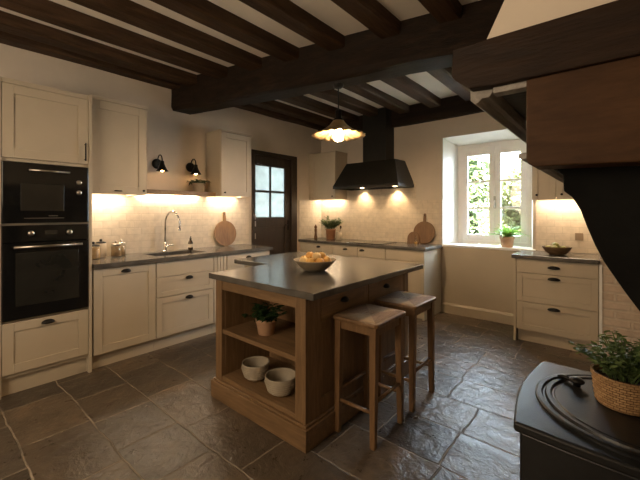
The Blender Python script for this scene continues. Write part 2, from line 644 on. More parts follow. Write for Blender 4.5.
win = thing('window_1', 'white wooden casement window in the deep reveal above the sill', 'window', (0, 0, 0), kind='structure')
fx0, fx1, fz0, fz1 = -1.69, -0.80, .93, 2.305
b = MB()
fw = .05
b.box(fx0, fx0 + fw, YF, YF + .07, fz0, fz1).box(fx1 - fw, fx1, YF, YF + .07, fz0, fz1)
b.box(fx0 + fw, fx1 - fw, YF, YF + .07, fz1 - fw, fz1).box(fx0 + fw, fx1 - fw, YF, YF + .07, fz0, fz0 + .05)
b.box(WX0, fx0, YF, YF + .07, fz0, WZ1).box(fx1, WX1, YF, YF + .07, fz0, WZ1).box(fx0, fx1, YF, YF + .07, fz1, WZ1)
b.build('window_frame', M['white'], win, bevel=.004)
mid = -1.222
for (a0, a1) in ((fx0 + fw, mid - .002), (mid + .002, fx1 - fw)):
    b = MB()
    st = .068
    z0, z1 = fz0 + .052, fz1 - fw - .002
    y0, y1 = YF - .012, YF + .04
    b.box(a0, a0 + st, y0, y1, z0, z1).box(a1 - st, a1, y0, y1, z0, z1)
    b.box(a0 + st, a1 - st, y0, y1, z1 - .105, z1).box(a0 + st, a1 - st, y0, y1, z0, z0 + .08)
    gz0, gz1 = z0 + .08, z1 - .105
    for q in (1, 2):
        zc = gz0 + (gz1 - gz0) * q / 3
        b.box(a0 + st, a1 - st, y0 + .008, y1 - .008, zc - .015, zc + .015)
    sash = b.build('window_sash', M['white'], win, bevel=.003)
    MB().box(a0 + st - .004, a1 - st + .004, YF + .012, YF + .016, gz0 - .004, gz1 + .004).build('pane', M['glass'], sash)
b = MB()
b.box(mid - .014, mid + .014, YF - .022, YF - .012, 1.42, 1.58)
b.tube([(mid, YF - .022, 1.52), (mid, YF - .045, 1.52), (mid, YF - .05, 1.43)], .008)
b.build('window_handle', M['steel'], win, smooth=True)
o = MB().box(WX0 - .0, WX1 + .03, YB - .035, YF, WZ0 - .03, WZ0).build('window_sill', M['white'], win, bevel=.006)

# low wainscot panel + baseboard below the window
b = MB()
b.box(-1.825, -.835, YB - .015, YB, .0, .90)
struct(b.build('trim_2', M['cream']))
b = MB()
b.prism([(YB - .035, 0), (YB - .015, 0), (YB - .015, .135), (YB - .022, .135), (YB - .035, .11)], 'x', -1.825, -.835)
struct(b.build('baseboard_back', M['cream']))

# tiled splashbacks
struct(MB().box(XL, XL + .012, 1.02, 3.13, .92, 1.56).build('trim_3', M['tile_left'], bevel=.002))
struct(MB().box(XL, XL + .012, 4.17, YB, .92, 1.56).build('trim_4', M['tile_left'], bevel=.002))
struct(MB().box(XL + .012, WX0 - .002, YB - .012, YB, .92, 1.54).box(-3.43, -2.2, YB - .012, YB, 1.54, 1.80).build('trim_5', M['tile_back'], bevel=.002))
struct(MB().box(WX1 + .03, -.112, YB - .012, YB, .92, 1.52).build('trim_6', M['tile_back'], bevel=.002))
# whitewashed brick pier at the right end of the back wall
b = MB()
b.box(-.11, XR, 4.19, YB, 0, ZC)
struct(b.build('wall_pier', M['brick'], bevel=.012, seg=3))

# ------------------------------------------------------------------ ceiling timbers
SL = .21                                                  # the main beam runs slightly askew
def beam_y(x):
    return 2.0 + SL * (x + 4.0)
BZ = 2.566
b = MB()
rings = []
N = 36
x_end = .18
for i in range(N + 1):
    x = XL + (x_end - XL) * i / N
    y = beam_y(x)
    wv = lambda k, s=1.0: (noise.noise(Vector((x * 1.7, k * 3.1, 4.2))) * .014 + noise.noise(Vector((x * 5, k, 9.2))) * .005) * s
    bow = .03 * math.sin(PI * (i / N))
    pts = [(x, y + wv(1), ZC), (x, y + wv(2), BZ + .20), (x, y + wv(3), BZ + .05 + wv(4)), (x, y + .022 + wv(5), BZ + .008 + wv(6)),
           (x, y + .06 + wv(7), BZ + wv(8)), (x, y + .24 + bow + wv(9), BZ + wv(10)), (x, y + .268 + bow + wv(11), BZ + .022 + wv(12)),
           (x, y + .272 + bow + wv(13), BZ + .2), (x, y + .272 + bow + wv(14), ZC)]
    rings.append(b.ring(pts))
b.skin(rings)
o = b.build('main_beam', M['beam'], smooth=False)
tag(o, 'huge dark hewn beam crossing the ceiling above the island', 'beam', kind='structure')

def joist(x0, x1, ya, yb, h, label):
    """a joist between plan lines ya(x) and yb(x)"""
    b = MB()
    n = 14
    rings = []
    for i in range(n + 1):
        f = i / n
        def Y(x):
            return ya(x) + (yb(x) - ya(x)) * f
        j = lambda k: noise.noise(Vector((x0 * 3.1 + k * 7, f * 5, k))) * .007
        rings.append(b.ring([(x0 + j(1), Y(x0), ZC), (x0 + j(2), Y(x0), ZC - h + .014 + j(5)), (x0 + .014 + j(2), Y(x0 + .014), ZC - h + j(3)),
                             (x1 - .014 + j(4), Y(x1 - .014), ZC - h + j(3)), (x1 + j(4), Y(x1), ZC - h + .014 + j(5)), (x1 + j(6), Y(x1), ZC)]))
    b.skin(rings)
    o = b.build('ceiling_joist', M['joist'])
    return tag(o, label, 'beam', 'dark joists across the plaster ceiling', 'structure')

RF = [-3.86, -3.58, -3.14, -2.689, -2.263, -1.804, -1.324, -.87, -.41, .04, .5]
ORD = ['against the left wall', 'second from the left wall', 'third from the left wall', 'fourth from the left wall', 'fifth from the left wall',
       'sixth from the left wall', 'seventh from the left wall', 'eighth from the left wall', 'ninth from the left wall', 'tenth from the left wall',
       'eleventh from the left wall']
for i, x1 in enumerate(RF):
    x0 = XL if i == 0 else x1 - .165
    joist(x0, x1, lambda x: YR, lambda x: beam_y(x) + .01, .10, 'dark ceiling joist on the near side of the main beam, ' + ORD[i])
    if i < 9:
        joist(x0, x1, lambda x: beam_y(x) + .29, lambda x: YB - .085, .10, 'dark ceiling joist between main beam and back wall, ' + ORD[i])
b = MB()
rings = []
for i in range(21):
    x = XL + 4.78 * i / 20
    j = lambda k: noise.noise(Vector((x * 2, k * 3.3, 1.7))) * .01
    rings.append(b.ring([(x, YB, ZC), (x, YB - .09 + j(1), ZC), (x, YB - .09 + j(2), 2.66 + j(3)), (x, YB - .075 + j(2), 2.645 + j(3)), (x, YB, 2.645 + j(4))]))
b.skin(rings)
tag(b.build('wall_beam', M['beam']), 'dark timber wall plate along the top of the back wall', 'beam', kind='structure')


# ------------------------------------------------------------------ cabinet kit (local: x across, front at y=0 facing -y, z up)
def shaker(x0, x1, z0, z1, rail=.062, t=.022, rec=.009, y=0.0):
    b = MB()
    b.box(x0, x0 + rail, y, y + t, z0, z1).box(x1 - rail, x1, y, y + t, z0, z1)
    b.box(x0 + rail, x1 - rail, y, y + t, z1 - rail, z1).box(x0 + rail, x1 - rail, y, y + t, z0, z0 + rail)
    b.box(x0 + rail - .002, x1 - rail + .002, y + rec, y + t - .002, z0 + rail - .002, z1 - rail + .002)
    return b


def cup_pull(x, z, parent, y=0.0, a=.043, mat=None):
    b = MB()
    nu, nv = 14, 7
    rings = []
    for iu in range(nu + 1):
        u = PI * iu / nu
        pts = []
        for iv in range(nv + 1):
            v = (PI / 2 + .35) * iv / nv
            rr = max(math.sin(u), .02)
            pts.append((x + a * math.cos(u), y - .026 * rr * math.sin(v) - .001, z + .024 * rr * math.cos(v)))
        rings.append(b.ring(pts))
    b.skin(rings, closed=False, cap0=False, cap1=False)
    o = b.build('cup_pull', mat or M['black'], parent, smooth=True)
    m = o.modifiers.new('thick', 'SOLIDIFY')
    m.thickness = .002
    return o


def knob(x, z, parent, y=0.0, r=.013):
    b = MB()
    b.tube([(x, y, z), (x, y - .012, z), (x, y - .016, z), (x, y - .024, z), (x, y - .03, z)], [r * .45, r * .4, r * .9, r, r * .6], 14)
    return b.build('knob', M['black'], parent, smooth=True)


def bar_pull(p0, p1, parent, out=.03, r=.006, name='handle', mat=None):
    """bar standing off a front (local -y)"""
    p0, p1 = Vector(p0), Vector(p1)
    d = (p1 - p0).normalized()
    off = Vector((0, -out, 0))
    b = MB()
    b.tube([p0 + off, p1 + off], r, 12)
    L = (p1 - p0).length
    for f in (.08, .92):
        q = p0 + d * (L * f)
        b.tube([q, q + off], r * .8, 10)
    return b.build(name, mat or M['black'], parent, smooth=True)


def carcass(t, w, d, z0, z1, mat=None, y=.022, name='carcass'):
    b = MB().box(0, w, y, d, z0, z1)
    return b.build(name, mat or M['cream'], t, bevel=.0015)


def plinth(t, w, d, h, rec=.055):
    return MB().box(0, w, rec, d, 0, h).build('plinth', M['cream'], t)


G = .003
HP = PI / 2
XF = -3.42                                                 # front plane of left base units
# --- tall oven housing
t = thing('oven_housing', 'tall cream cabinet at the left edge holding microwave and oven', 'cabinet', (XF, .41, 0), HP)
b = MB()
b.box(0, .022, -.005, .57, 0, 2.36).box(.575, .60, -.005, .57, 0, 2.36)
b.box(.022, .575, .002, .57, 2.325, 2.36).box(.022, .575, .022, .57, 1.750, 1.775).box(.022, .575, .022, .57, .545, .560)
b.box(.022, .575, .022, .57, .13, .16).box(.022, .575, .54, .57, .16, 2.33).box(.022, .575, .03, .57, 1.272, 1.284)
b.build('carcass', M['cream'], t, bevel=.002)
MB().box(.022, .575, .05, .54, 0, .128).build('plinth', M['cream'], t)
d = shaker(.025, .572, 1.775, 2.322, .068).build('door', M['cream'], t, bevel=.002)
bar_pull((.548, 0, 1.80), (.548, 0, 1.95), d, .026, .0055)
d = shaker(.025, .572, .163, .543, .068).build('drawer', M['cream'], t, bevel=.002)
cup_pull(.298, .500, d)

# microwave (its own thing, sits in the housing)
t = thing('microwave', 'black built-in microwave above the oven in the tall cabinet', 'microwave', (XF, .41, 1.285), HP)
MB().box(.03, .567, .012, .45, 0, .462).build('body', M['black'], t, bevel=.003)
d = MB().box(.026, .571, -.010, .0115, .002, .460).build('door', M['gloss_black'], t, bevel=.003)
MB().box(.13, .40, -.0125, -.010, .095, .30).build('window', M['micro_glass'], d, bevel=.004)
b = MB()
b.tube([(.175, -.035, .405), (.435, -.035, .405)], .007, 12)
b.tube([(.185, -.010, .405), (.185, -.035, .405)], .0065, 10).tube([(.425, -.010, .405), (.425, -.035, .405)], .0065, 10)
b.build('handle', M['steel'], d, smooth=True)
for z in (.33, .245):
    b = MB()
    b.tube([(.503, -.010, z), (.503, -.026, z), (.503, -.03, z)], [.019, .018, .015], 20)
    b.build('control_knob', M['steel'], t, smooth=True)
b = MB()
b.box(.15, .40, -.0115, -.010, .035, .040).box(.30, .36, -.0115, -.010, .052, .058)
b.build('vent_strip', M['steel'], t)

t = thing('built_in_oven', 'black glass-fronted oven with steel bar handle under the microwave', 'oven', (XF, .41, .562), HP)
MB().box(.03, .567, .012, .50, 0, .708).build('body', M['black'], t, bevel=.003)
d = MB().box(.026, .571, -.014, .0115, .002, .575).build('door', M['gloss_black'], t, bevel=.004)
MB().box(.10, .50, -.0165, -.014, .10, .50).build('window', M['oven_glass'], d, bevel=.006)
b = MB()
for z in (.22, .34):
    b.box(.11, .49, -.0172, -.0163, z, z + .006)
b.build('rack_line', M['micro_glass'], d)
b = MB()
b.tube([(.085, -.055, .545), (.515, -.055, .545)], .0095, 14)
for x in (.10, .50):
    b.tube([(x, -.014, .545), (x, -.055, .545)], .008, 10)
b.build('handle', M['steel'], d, smooth=True)
MB().box(.026, .571, -.012, .0115, .580, .706).build('control_panel', M['gloss_black'], t, bevel=.003)
for x in (.19, .435):
    b = MB()
    b.tube([(x, -.012, .645), (x, -.030, .645), (x, -.034, .645)], [.021, .019, .016], 22)
    b.build('control_knob', M['steel'], t, smooth=True)
MB().box(.275, .355, -.0135, -.012, .632, .664).build('display', M['micro_glass'], t)
MB().box(.026, .571, -.016, -.002, .707, .715).build('trim_strip', M['steel'], t)

# --- left base run
def base(name, label, x_w, loc, rot, z1=.88, ph=.125, depth=.56):
    t = thing(name, label, 'cabinet', loc, rot, 'cream base cabinets')
    carcass(t, x_w, depth, ph, z1)
    plinth(t, x_w, depth, ph)
    return t

t = base('base_cabinet', 'cream base cabinet with one tall panelled door beside the oven housing', .535, (XF, 1.022, 0), HP)
d = shaker(G, .535 - G, .13, .872, .068).build('door', M['cream'], t, bevel=.002)
cup_pull(.262, .828, d)
t = base('base_cabinet', 'cream sink cabinet with deep drawers under the steel sink', .64, (XF, 1.559, 0), HP, z1=.64)
MB().box(0, .015, .022, .56, .64, .88).build('side_panel', M['cream'], t)
MB().box(.625, .64, .022, .56, .64, .88).build('side_panel', M['cream'], t)
MB().box(G, .64 - G, 0, .022, .725, .872).build('drawer', M['cream'], t, bevel=.002)
d = shaker(G, .64 - G, .525, .720, .05).build('drawer', M['cream'], t, bevel=.002)
cup_pull(.345, .680, d)
d = shaker(G, .64 - G, .13, .520, .06).build('drawer', M['cream'], t, bevel=.002)
cup_pull(.345, .475, d)
t = base('base_cabinet', 'narrow cream pull-out cabinet between sink cabinet and end cabinet', .17, (XF, 2.201, 0), HP)
b = MB()
for k in range(4):
    b.box(G + k * .0415, G + k * .0415 + .036, 0, .022, .13, .872)
b.build('door', M['cream'], t, bevel=.002)
t = base('base_cabinet', 'cream cabinet with drawer over doors at the door end of the sink run', .65, (XF, 2.373, 0), HP)
d = MB().box(G, .65 - G, 0, .022, .735, .872).build('drawer', M['cream'], t, bevel=.002)
cup_pull(.31, .815, d, a=.04)
for a0, a1, kx in ((G, .323, .285), (.327, .65 - G, .365)):
    d = shaker(a0, a1, .13, .730, .06).build('door', M['cream'], t, bevel=.002)
    knob(kx, .68, d)

# worktop with sink cut-out
t = thing('worktop', 'dark stone worktop with sink cut-out along the left wall', 'worktop')
SX0, SX1, SY0, SY1 = -3.86, -3.52, 1.62, 2.17
b = MB()
b.box(XL, SX0, 1.022, 3.05, .88, .92).box(SX1, -3.39, 1.022, 3.05, .88, .92)
b.box(SX0, SX1, 1.022, SY0, .88, .92).box(SX0, SX1, SY1, 3.05, .88, .92)
b.build('slab', M['stone'], t)
b = MB()
t = thing('kitchen_sink', 'steel undermount sink let into the left worktop', 'sink')
b.box(SX0, SX1, SY0, SY1, .70, .704)
b.box(SX0 - .003, SX0, SY0 - .003, SY1 + .003, .70, .879).box(SX1, SX1 + .003, SY0 - .003, SY1 + .003, .70, .879)
b.box(SX0, SX1, SY0 - .003, SY0, .70, .879).box(SX0, SX1, SY1, SY1 + .003, .70, .879)
b.build('basin', M['steel'], t)
MB().lathe([(.001, .006), (.035, .006), (.04, 0)], 24, ((SX0 + SX1) / 2, (SY0 + SY1) / 2, .704)).build('drain', M['chrome'], t, smooth=True)

t = thing('kitchen_tap', 'tall arched chrome tap standing behind the sink', 'tap', (-3.905, 1.88, .92))
b = MB()
b.lathe([(.028, 0), (.028, .006), (.020, .012), (.018, .09), (.014, .10)], 20, cap0=True, cap1=True)
pts = [(0, 0, .08), (0, 0, .34)]
for k in range(1, 13):
    a = PI - PI * k / 12
    pts.append((.115 + .115 * math.cos(a), .05 * k / 12, .34 + .115 * math.sin(a)))
pts += [(.23, .05, .30), (.232, .05, .27)]
b.tube(pts, .0105, 12)
b.tube([(.232, .05, .275), (.232, .05, .245)], .014, 12)
b.build('spout', M['chrome'], t, smooth=True)
b = MB()
b.tube([(0, .012, .065), (0, .035, .065)], .013, 12)
b.tube([(0, .035, .068), (.02, .085, .078)], [.006, .0045], 10)
b.build('lever', M['chrome'], t, smooth=True)

t = thing('soap_bottle', 'small dark pump bottle beside the tap', 'bottle', (-3.86, 2.165, .92))
MB().lathe([(.026, 0), (.028, .004), (.028, .085), (.02, .105), (.011, .115), (.011, .125)], 20, cap0=True, cap1=True).build('bottle_body', M['amber'], t, smooth=True)
MB().lathe([(.0285, .03), (.0285, .07)], 20).build('label', M['label'], t, smooth=True)
b = MB()
b.lathe([(.013, .125), (.013, .135), (.005, .138), (.005, .158)], 14, cap1=True).tube([(0, 0, .155), (.03, -.012, .158), (.034, -.013, .152)], .005, 8)
b.build('pump', M['black'], t, smooth=True)

# round board leaning on the left splashback
def board(name, label, loc, rotz, lean, R, hl, mat, sy=1.0, hole=True):
    t = thing(name, label, 'cutting board', loc, rotz)
    outline = []
    n = 40
    hw = .021
    a0 = math.asin(hw / R)
    for k in range(n + 1):
        a = PI / 2 + a0 + (2 * PI - 2 * a0) * k / n
        outline.append((R * math.cos(a), R + R * math.sin(a) * 1.0))
    top = 2 * R + hl
    outline += [(hw * .85, top - .015), (hw * .6, top - .004), (0, top), (-hw * .6, top - .004), (-hw * .85, top - .015)]
    b = MB()
    b.prism([(u, v * sy) for u, v in outline], 'y', 0, .018)
    o = b.build('board', mat, t, bevel=.003)
    o.rotation_euler = (-lean, 0, 0)
    if hole:
        c = MB()
        c.tube([(0, -.0012, (top - .03) * sy), (0, .0192, (top - .03) * sy)], .007, 12)
        h = c.build('hang_hole', M['black'], o, smooth=True)
    return t

board('round_board', 'round wooden board with a short handle leaning beside the black door', (-3.925, 2.715, .92), HP, .10, .168, .12, M['board'])

# storage jars
def jar(label, loc, r, h, fill, body='jar_glass', lid='black'):
    t = thing('storage_jar', label, 'jar', loc, 0, 'storage jars beside the oven housing')
    MB().lathe([(r * .96, 0), (r, .004), (r, h - .008), (r * .9, h), (r * .9, h)], 24, cap0=True, cap1=True).build('jar_body', M[body], t, smooth=True)
    if fill:
        MB().lathe([(r * .93, .005), (r * .95, .01), (r * .95, h * .86)], 24, cap0=True, cap1=True).build('contents', M[fill], t, smooth=True)
    b = MB()
    b.lathe([(r * .96, h), (r * .96, h + .010), (r * .5, h + .016), (.006, h + .018)], 24, cap0=True)
    b.sphere((0, 0, h + .030), .013, 14, 8)
    b.build('lid', M[lid], t, smooth=True)
    return t

jar('glass jar of dry goods with a dark knob, nearest the oven housing', (-3.80, 1.135, .92), .055, .125, 'pasta')
jar('white ceramic jar with a dark knob standing against the glass jar', (-3.90, 1.23, .92), .047, .14, None, 'white_china')
jar('glass jar of brown grain with a pale knob', (-3.83, 1.345, .92), .047, .12, 'grain', lid='steel')
jar('small glass jar with pale knob behind the brown grain jar', (-3.92, 1.425, .92), .04, .12, 'grain', lid='steel')

# --- left upper cabinets (hang on the wall)
XU = -3.67
t = thing('wall_cabinet', 'cream wall cabinet with one panelled door beside the oven housing', 'cabinet', (-3.50, 1.012, 0), HP, 'cream wall cabinets')
b = MB()
b.box(0, .495, .022, .499, 1.570, 2.37).box(.477, .495, .022, .499, 1.537, 1.570).box(0, .018, .022, .499, 1.537, 1.570)
b.build('carcass', M['cream'], t, bevel=.002)
b = MB(); b.box(0, .50, -.004, .499, 2.37, 2.395); b.build('cornice', M['cream'], t, bevel=.003)
d = shaker(.004, .492, 1.535, 2.368, .075).build('door', M['cream'], t, bevel=.002)
knob(.455, 1.575, d, r=.011)
bar_pull((.20, 0, 1.565), (.26, 0, 1.565), d, .02, .005)
MB().box(.03, .46, .38, .405, 1.562, 1.570).build('light_strip', M['led'], t)
area('led_glow', (.245, .395, 1.560), .43, .03, .52 * STRIP_W, WARM, (0, 0, 0), parent=t)

t = thing('wall_cabinet', 'cream wall cabinet hanging between the shelf and the black door', 'cabinet', (XU, 2.46, 0), HP, 'cream wall cabinets')
b = MB(); b.box(0, .46, .022, .33, 1.598, 2.36).box(0, .018, .022, .33, 1.567, 1.598).box(.442, .46, .022, .33, 1.567, 1.598); b.build('carcass', M['cream'], t, bevel=.002)
b = MB(); b.box(-.006, .466, -.006, .33, 2.36, 2.385); b.build('cornice', M['cream'], t, bevel=.003)
d = shaker(.004, .456, 1.565, 2.358, .068).build('door', M['cream'], t, bevel=.002)
knob(.045, 1.61, d, r=.011)
MB().box(.03, .43, .225, .25, 1.590, 1.598).build('light_strip', M['led'], t)
area('led_glow', (.23, .24, 1.588), .42, .03, .45 * STRIP_W, WARM, parent=t)

t = thing('wall_shelf', 'long wooden wall shelf under the two sconces', 'shelf', (-3.78, 1.512, 0), HP)
MB().box(0, .946, .012, .22, 1.588, 1.612).box(0, .946, 0, .012, 1.562, 1.612).build('shelf_board', M['oak_y'], t, bevel=.003)
MB().box(.06, .80, .17, .195, 1.580, 1.588).build('light_strip', M['led'], t)
area('led_glow', (.46, .185, 1.578), .72, .03, .88 * STRIP_W, WARM, parent=t)

# sconces
def sconce(y, label):
    t = thing('wall_sconce', label, 'wall lamp', (XL, y, 1.92), 0, 'black sconces over the shelf')
    b = MB()
    b.tube([(0, 0, 0), (.012, 0, 0), (.02, 0, 0)], [.058, .058, .045], 26)
    b.build('wall_plate', M['black'], t, smooth=True)
    b = MB()
    pts = [(.02, 0, 0)]
    for k in range(13):
        a = PI * k / 12
        pts.append((.075 - .055 * math.cos(a) * 1.0, 0, .03 + .065 * math.sin(a)))
    pts.append((.130, 0, .0))
    b.tube(pts, .0065, 10)
    b.build('arm', M['black'], t, smooth=True)
    b = MB()
    b.lathe([(.012, .025), (.020, .02), (.022, -.005), (.030, -.03), (.052, -.075), (.066, -.092), (.063, -.092), (.048, -.072), (.026, -.03), (.016, -.01)], 28, (.13, 0, 0), cap0=True)
    b.build('shade', M['black'], t, smooth=True)
    b = MB()
    b.sphere((.13, 0, -.080), .018, 16, 10, (1, 1, 1.15))
    b.build('bulb', M['bulb_small'], t, smooth=True)
    return t

sconce(1.83, 'black sconce with lit bulb, nearer the oven housing')
sconce(2.24, 'black sconce with lit bulb, nearer the black door')


# ------------------------------------------------------------------ plants
def rnd(a, b):
    return random.uniform(a, b)


def bushy(n, rx, rz, L, w, h0=0.0, stems=10, droop=.2):
    """foliage mesh: stems fanned out of the pot with pairs of leaves"""
    b = MB()
    per = max(1, n // stems)
    for s in range(stems):
        a = 2 * PI * s / stems + rnd(-.3, .3)
        rr = rx * rnd(.35, 1.0)
        hh = rz * rnd(.6, 1.0) * (1.1 - .45 * rr / rx)
        tip = Vector((rr * math.cos(a), rr * math.sin(a), h0 + hh))
        base = Vector((rr * .2 * math.cos(a), rr * .2 * math.sin(a), h0 - .02))
        ctl = Vector((tip.x * .45, tip.y * .45, h0 + hh * .75))
        pts = []
        for k in range(6):
            f = k / 5
            pts.append(base * (1 - f) ** 2 + ctl * 2 * f * (1 - f) + tip * f * f)
        b.tube(pts, [.0022] * 5 + [.001], 5)
        for k in range(per):
            f = .25 + .75 * (k + .5) / per
            p = base * (1 - f) ** 2 + ctl * 2 * f * (1 - f) + tip * f * f
            th = rnd(0, 2 * PI)
            d = Vector((math.cos(th), math.sin(th), rnd(-.2, .8)))
            ll = L * rnd(.7, 1.2)
            b.leaf(p, d, (0, 0, 1), ll, w * rnd(.8, 1.2), droop)
    return b


def strappy(n, L, w, h0):
    b = MB()
    for k in range(n):
        a = 2 * PI * k / n * 2.4 + rnd(-.2, .2)
        el = rnd(.75, 1.5)
        ll = L * rnd(.7, 1.1)
        pts = []
        d = Vector((math.cos(a) * math.cos(el), math.sin(a) * math.cos(el), math.sin(el)))
        p = Vector((.012 * math.cos(a), .012 * math.sin(a), h0))
        prev = None
        m = 8
        for i in range(m + 1):
            f = i / m
            q = p + d * ll * f + Vector((math.cos(a) * .3 * ll * f * f, math.sin(a) * .3 * ll * f * f, -.62 * ll * f * f * (1.5 - el * .6)))
            side = Vector((-math.sin(a), math.cos(a), 0))
            ww = w * (math.sin(PI * min(.95, .25 + .7 * f)) if i < m else .02)
            cur = (b.bm.verts.new(q - side * ww), b.bm.verts.new(q - Vector((0, 0, ww * .4))), b.bm.verts.new(q + side * ww))
            if prev:
                b.bm.faces.new((prev[0], prev[1], cur[1], cur[0]))
                b.bm.faces.new((prev[1], prev[2], cur[2], cur[1]))
            prev = cur
    return b


def pot(r0, r1, h, rim=.012, wall=.006):
    b = MB()
    b.lathe([(r0 * .9, 0), (r0, .003), (r1 - .004, h - rim * 1.6), (r1 - .002, h - rim * 1.5), (r1 + .003, h - rim * 1.4), (r1 + .003, h - .002), (r1, h), (r1 - wall, h), (r1 - wall - .002, h - .012), (r1 - wall - .004, h - .03)], 32, cap0=True)
    return b


# trailing plant in a basket on the wall shelf
t = thing('shelf_plant', 'small dark plant in a pale pot on the wall shelf', 'plant', (-3.89, 2.29, 1.612))
pot(.058, .072, .11).build('pot', M['ceramic'], t, smooth=True)
MB().lathe([(.001, .098), (.064, .098)], 20).build('soil', M['soil'], t)
bushy(120, .15, .07, .05, .011, .10, 16, .6).build('foliage', M['leaf_dark'], t)

# ------------------------------------------------------------------ door on the left wall
t = thing('door_1', 'dark wooden door with four glass panes in the left wall', 'door', (XL, DY0, 0), HP, kind='structure')
b = MB()
b.box(0, .05, -.015, .2, 0, DZ).box(.80, .93, -.015, .2, 0, DZ).box(.05, .80, -.015, .2, DZ - .06, DZ)
b.build('door_frame', M['doorwood'], t, bevel=.004)
b = MB()
b.box(.05, .085, .015, .055, 0.005, DZ - .06).box(.675, .80, .015, .055, 0.005, DZ - .06)
b.box(.085, .675, .015, .055, 2.06, DZ - .06).box(.085, .675, .015, .055, .005, .16).box(.085, .675, .015, .055, 1.14, 1.29).box(.085, .675, .03, .05, .16, 1.14)
b.box(.365, .395, .018, .052, 1.29, 2.06).box(.085, .365, .018, .052, 1.665, 1.695).box(.395, .675, .018, .052, 1.665, 1.695)
lf = b.build('door_leaf', M['doorwood'], t, bevel=.004)
for (x0, x1) in ((.085, .365), (.395, .675)):
    for (z0, z1) in ((1.29, 1.665), (1.695, 2.06)):
        MB().box(x0, x1, .033, .037, z0, z1).build('pane', M['frost'], lf)
b = MB()
b.box(.733, .765, .008, .015, 1.08, 1.24).tube([(.749, .010, 1.17), (.749, -.035, 1.17), (.64, -.04, 1.165)], .008, 10)
b.build('door_handle', M['black'], t, smooth=False)
b = MB()
for z in (1.02, 1.20, 1.30):
    b.box(.048, .062, -.022, -.012, z - .04, z + .04)
b.build('door_hinge', M['steel'], t)

# ------------------------------------------------------------------ back wall run
YFB = 4.19
def bbase(label, x0, x1, fronts):
    t = thing('base_cabinet', label, 'cabinet', (x0, YFB, 0), 0, 'cream base cabinets')
    w = x1 - x0
    carcass(t, w, YB - YFB - .002, .125, .88)
    plinth(t, w, YB - YFB - .002, .125)
    for kind, a0, a1, z0, z1, pulls in fronts:
        if kind == 'flat':
            d = MB().box(a0 + G, a1 - G, 0, .022, z0, z1).build('drawer', M['cream'], t, bevel=.002)
        else:
            d = shaker(a0 + G, a1 - G, z0, z1, .055).build(kind, M['cream'], t, bevel=.002)
        for (px, pz) in pulls:
            cup_pull(px, pz, d, a=.042)
    return t

bbase('cream base cabinet in the far corner beside the black door', -3.985, -3.30, [('flat', 0, .685, .735, .872, [(.40, .815)]), ('door', 0, .685, .13, .73, [])])
bbase('cream base cabinet with twin pulls directly under the range hood', -3.298, -2.39, [('flat', 0, .454, .735, .872, [(.235, .815)]), ('flat', .454, .908, .735, .872, [(.53, .815)]), ('door', 0, .454, .13, .73, []), ('door', .454, .908, .13, .73, [])])
t = bbase('cream base cabinet with pale end panel beside the window', -2.388, -1.858, [('flat', 0, .53, .735, .872, []), ('door', 0, .53, .13, .73, [])])
MB().box(.53, .558, -.005, YB - YFB - .002, 0, .88).build('end_panel', M['cream'], t, bevel=.002)
o = MB().box(XL + .001, -1.805, 4.155, YB - .001, .88, .92).build('worktop', M['stone'], bevel=.004)
tag(o, 'dark stone worktop under the range hood on the back wall', 'worktop')
t = thing('cooking_hob', 'flat black glass hob on the worktop under the range hood', 'hob', (-2.75, 4.44, .92))
MB().box(-.29, .29, -.24, .22, 0, .006).build('glass_plate', M['gloss_black'], t, bevel=.002)
for (x, y, r) in ((-.15, -.1, .085), (.15, -.1, .07), (-.15, .1, .07), (.15, .1, .085)):
    MB().lathe([(r - .003, .0062), (r - .003, .0068), (r, .0068), (r, .0062)], 32, (x, y, 0)).build('burner_ring', M['steel'], t, smooth=True)

# corner upper cabinet left of the hood
t = thing('wall_cabinet', 'cream wall cabinet in the far corner left of the range hood', 'cabinet', (-3.998, 4.42, 0), 0, 'cream wall cabinets')
MB().box(0, .57, .022, .33, 1.605, 2.33).box(.552, .57, .022, .33, 1.577, 1.605).build('carcass', M['cream'], t, bevel=.002)
MB().box(0, .575, -.005, .33, 2.33, 2.355).build('cornice', M['cream'], t, bevel=.003)
MB().box(0.002, .06, 0, .022, 1.575, 2.328).build('filler_strip', M['cream'], t, bevel=.002)
d = shaker(.064, .567, 1.575, 2.328, .065).build('door', M['cream'], t, bevel=.002)
knob(.52, 1.625, d, r=.011)
MB().box(.05, .52, .225, .25, 1.597, 1.605).build('light_strip', M['led'], t)
area('led_glow', (.28, .24, 1.595), .5, .03, .5 * STRIP_W, WARM, parent=t)

# range hood
t = thing('range_hood', 'black tapered range hood with square chimney over the hob', 'range hood', (0, 0, 0))
b = MB()
X0, X1, Y0, Y1 = -3.34, -2.225, 4.245, YB - .001
zb, zl, zt = 1.725, 1.765, 2.125
def rect(x0, x1, y0, y1, z):
    return b.ring([(x0, y0, z), (x1, y0, z), (x1, y1, z), (x0, y1, z)])
b.skin([rect(X0, X1, Y0, Y1, zb), rect(X0, X1, Y0, Y1, zl), rect(-3.22, -2.375, 4.44, Y1, zt)], cap0=False)
b.skin([rect(X0 + .02, X1 - .02, Y0 + .02, Y1 - .02, zb), rect(X0 + .02, X1 - .02, Y0 + .02, Y1 - .02, zb + .03)], cap0=False)
b.box(X0, X1, Y0, Y0 + .02, zb, zb + .002).box(X0, X1, Y1 - .02, Y1, zb, zb + .002).box(X0, X0 + .02, Y0, Y1, zb, zb + .002).box(X1 - .02, X1, Y0, Y1, zb, zb + .002)
b.build('canopy', M['hood'], t, bevel=.003)
MB().box(-2.955, -2.555, 4.50, Y1, zt, ZC - .001).build('chimney', M['hood'], t, bevel=.003)
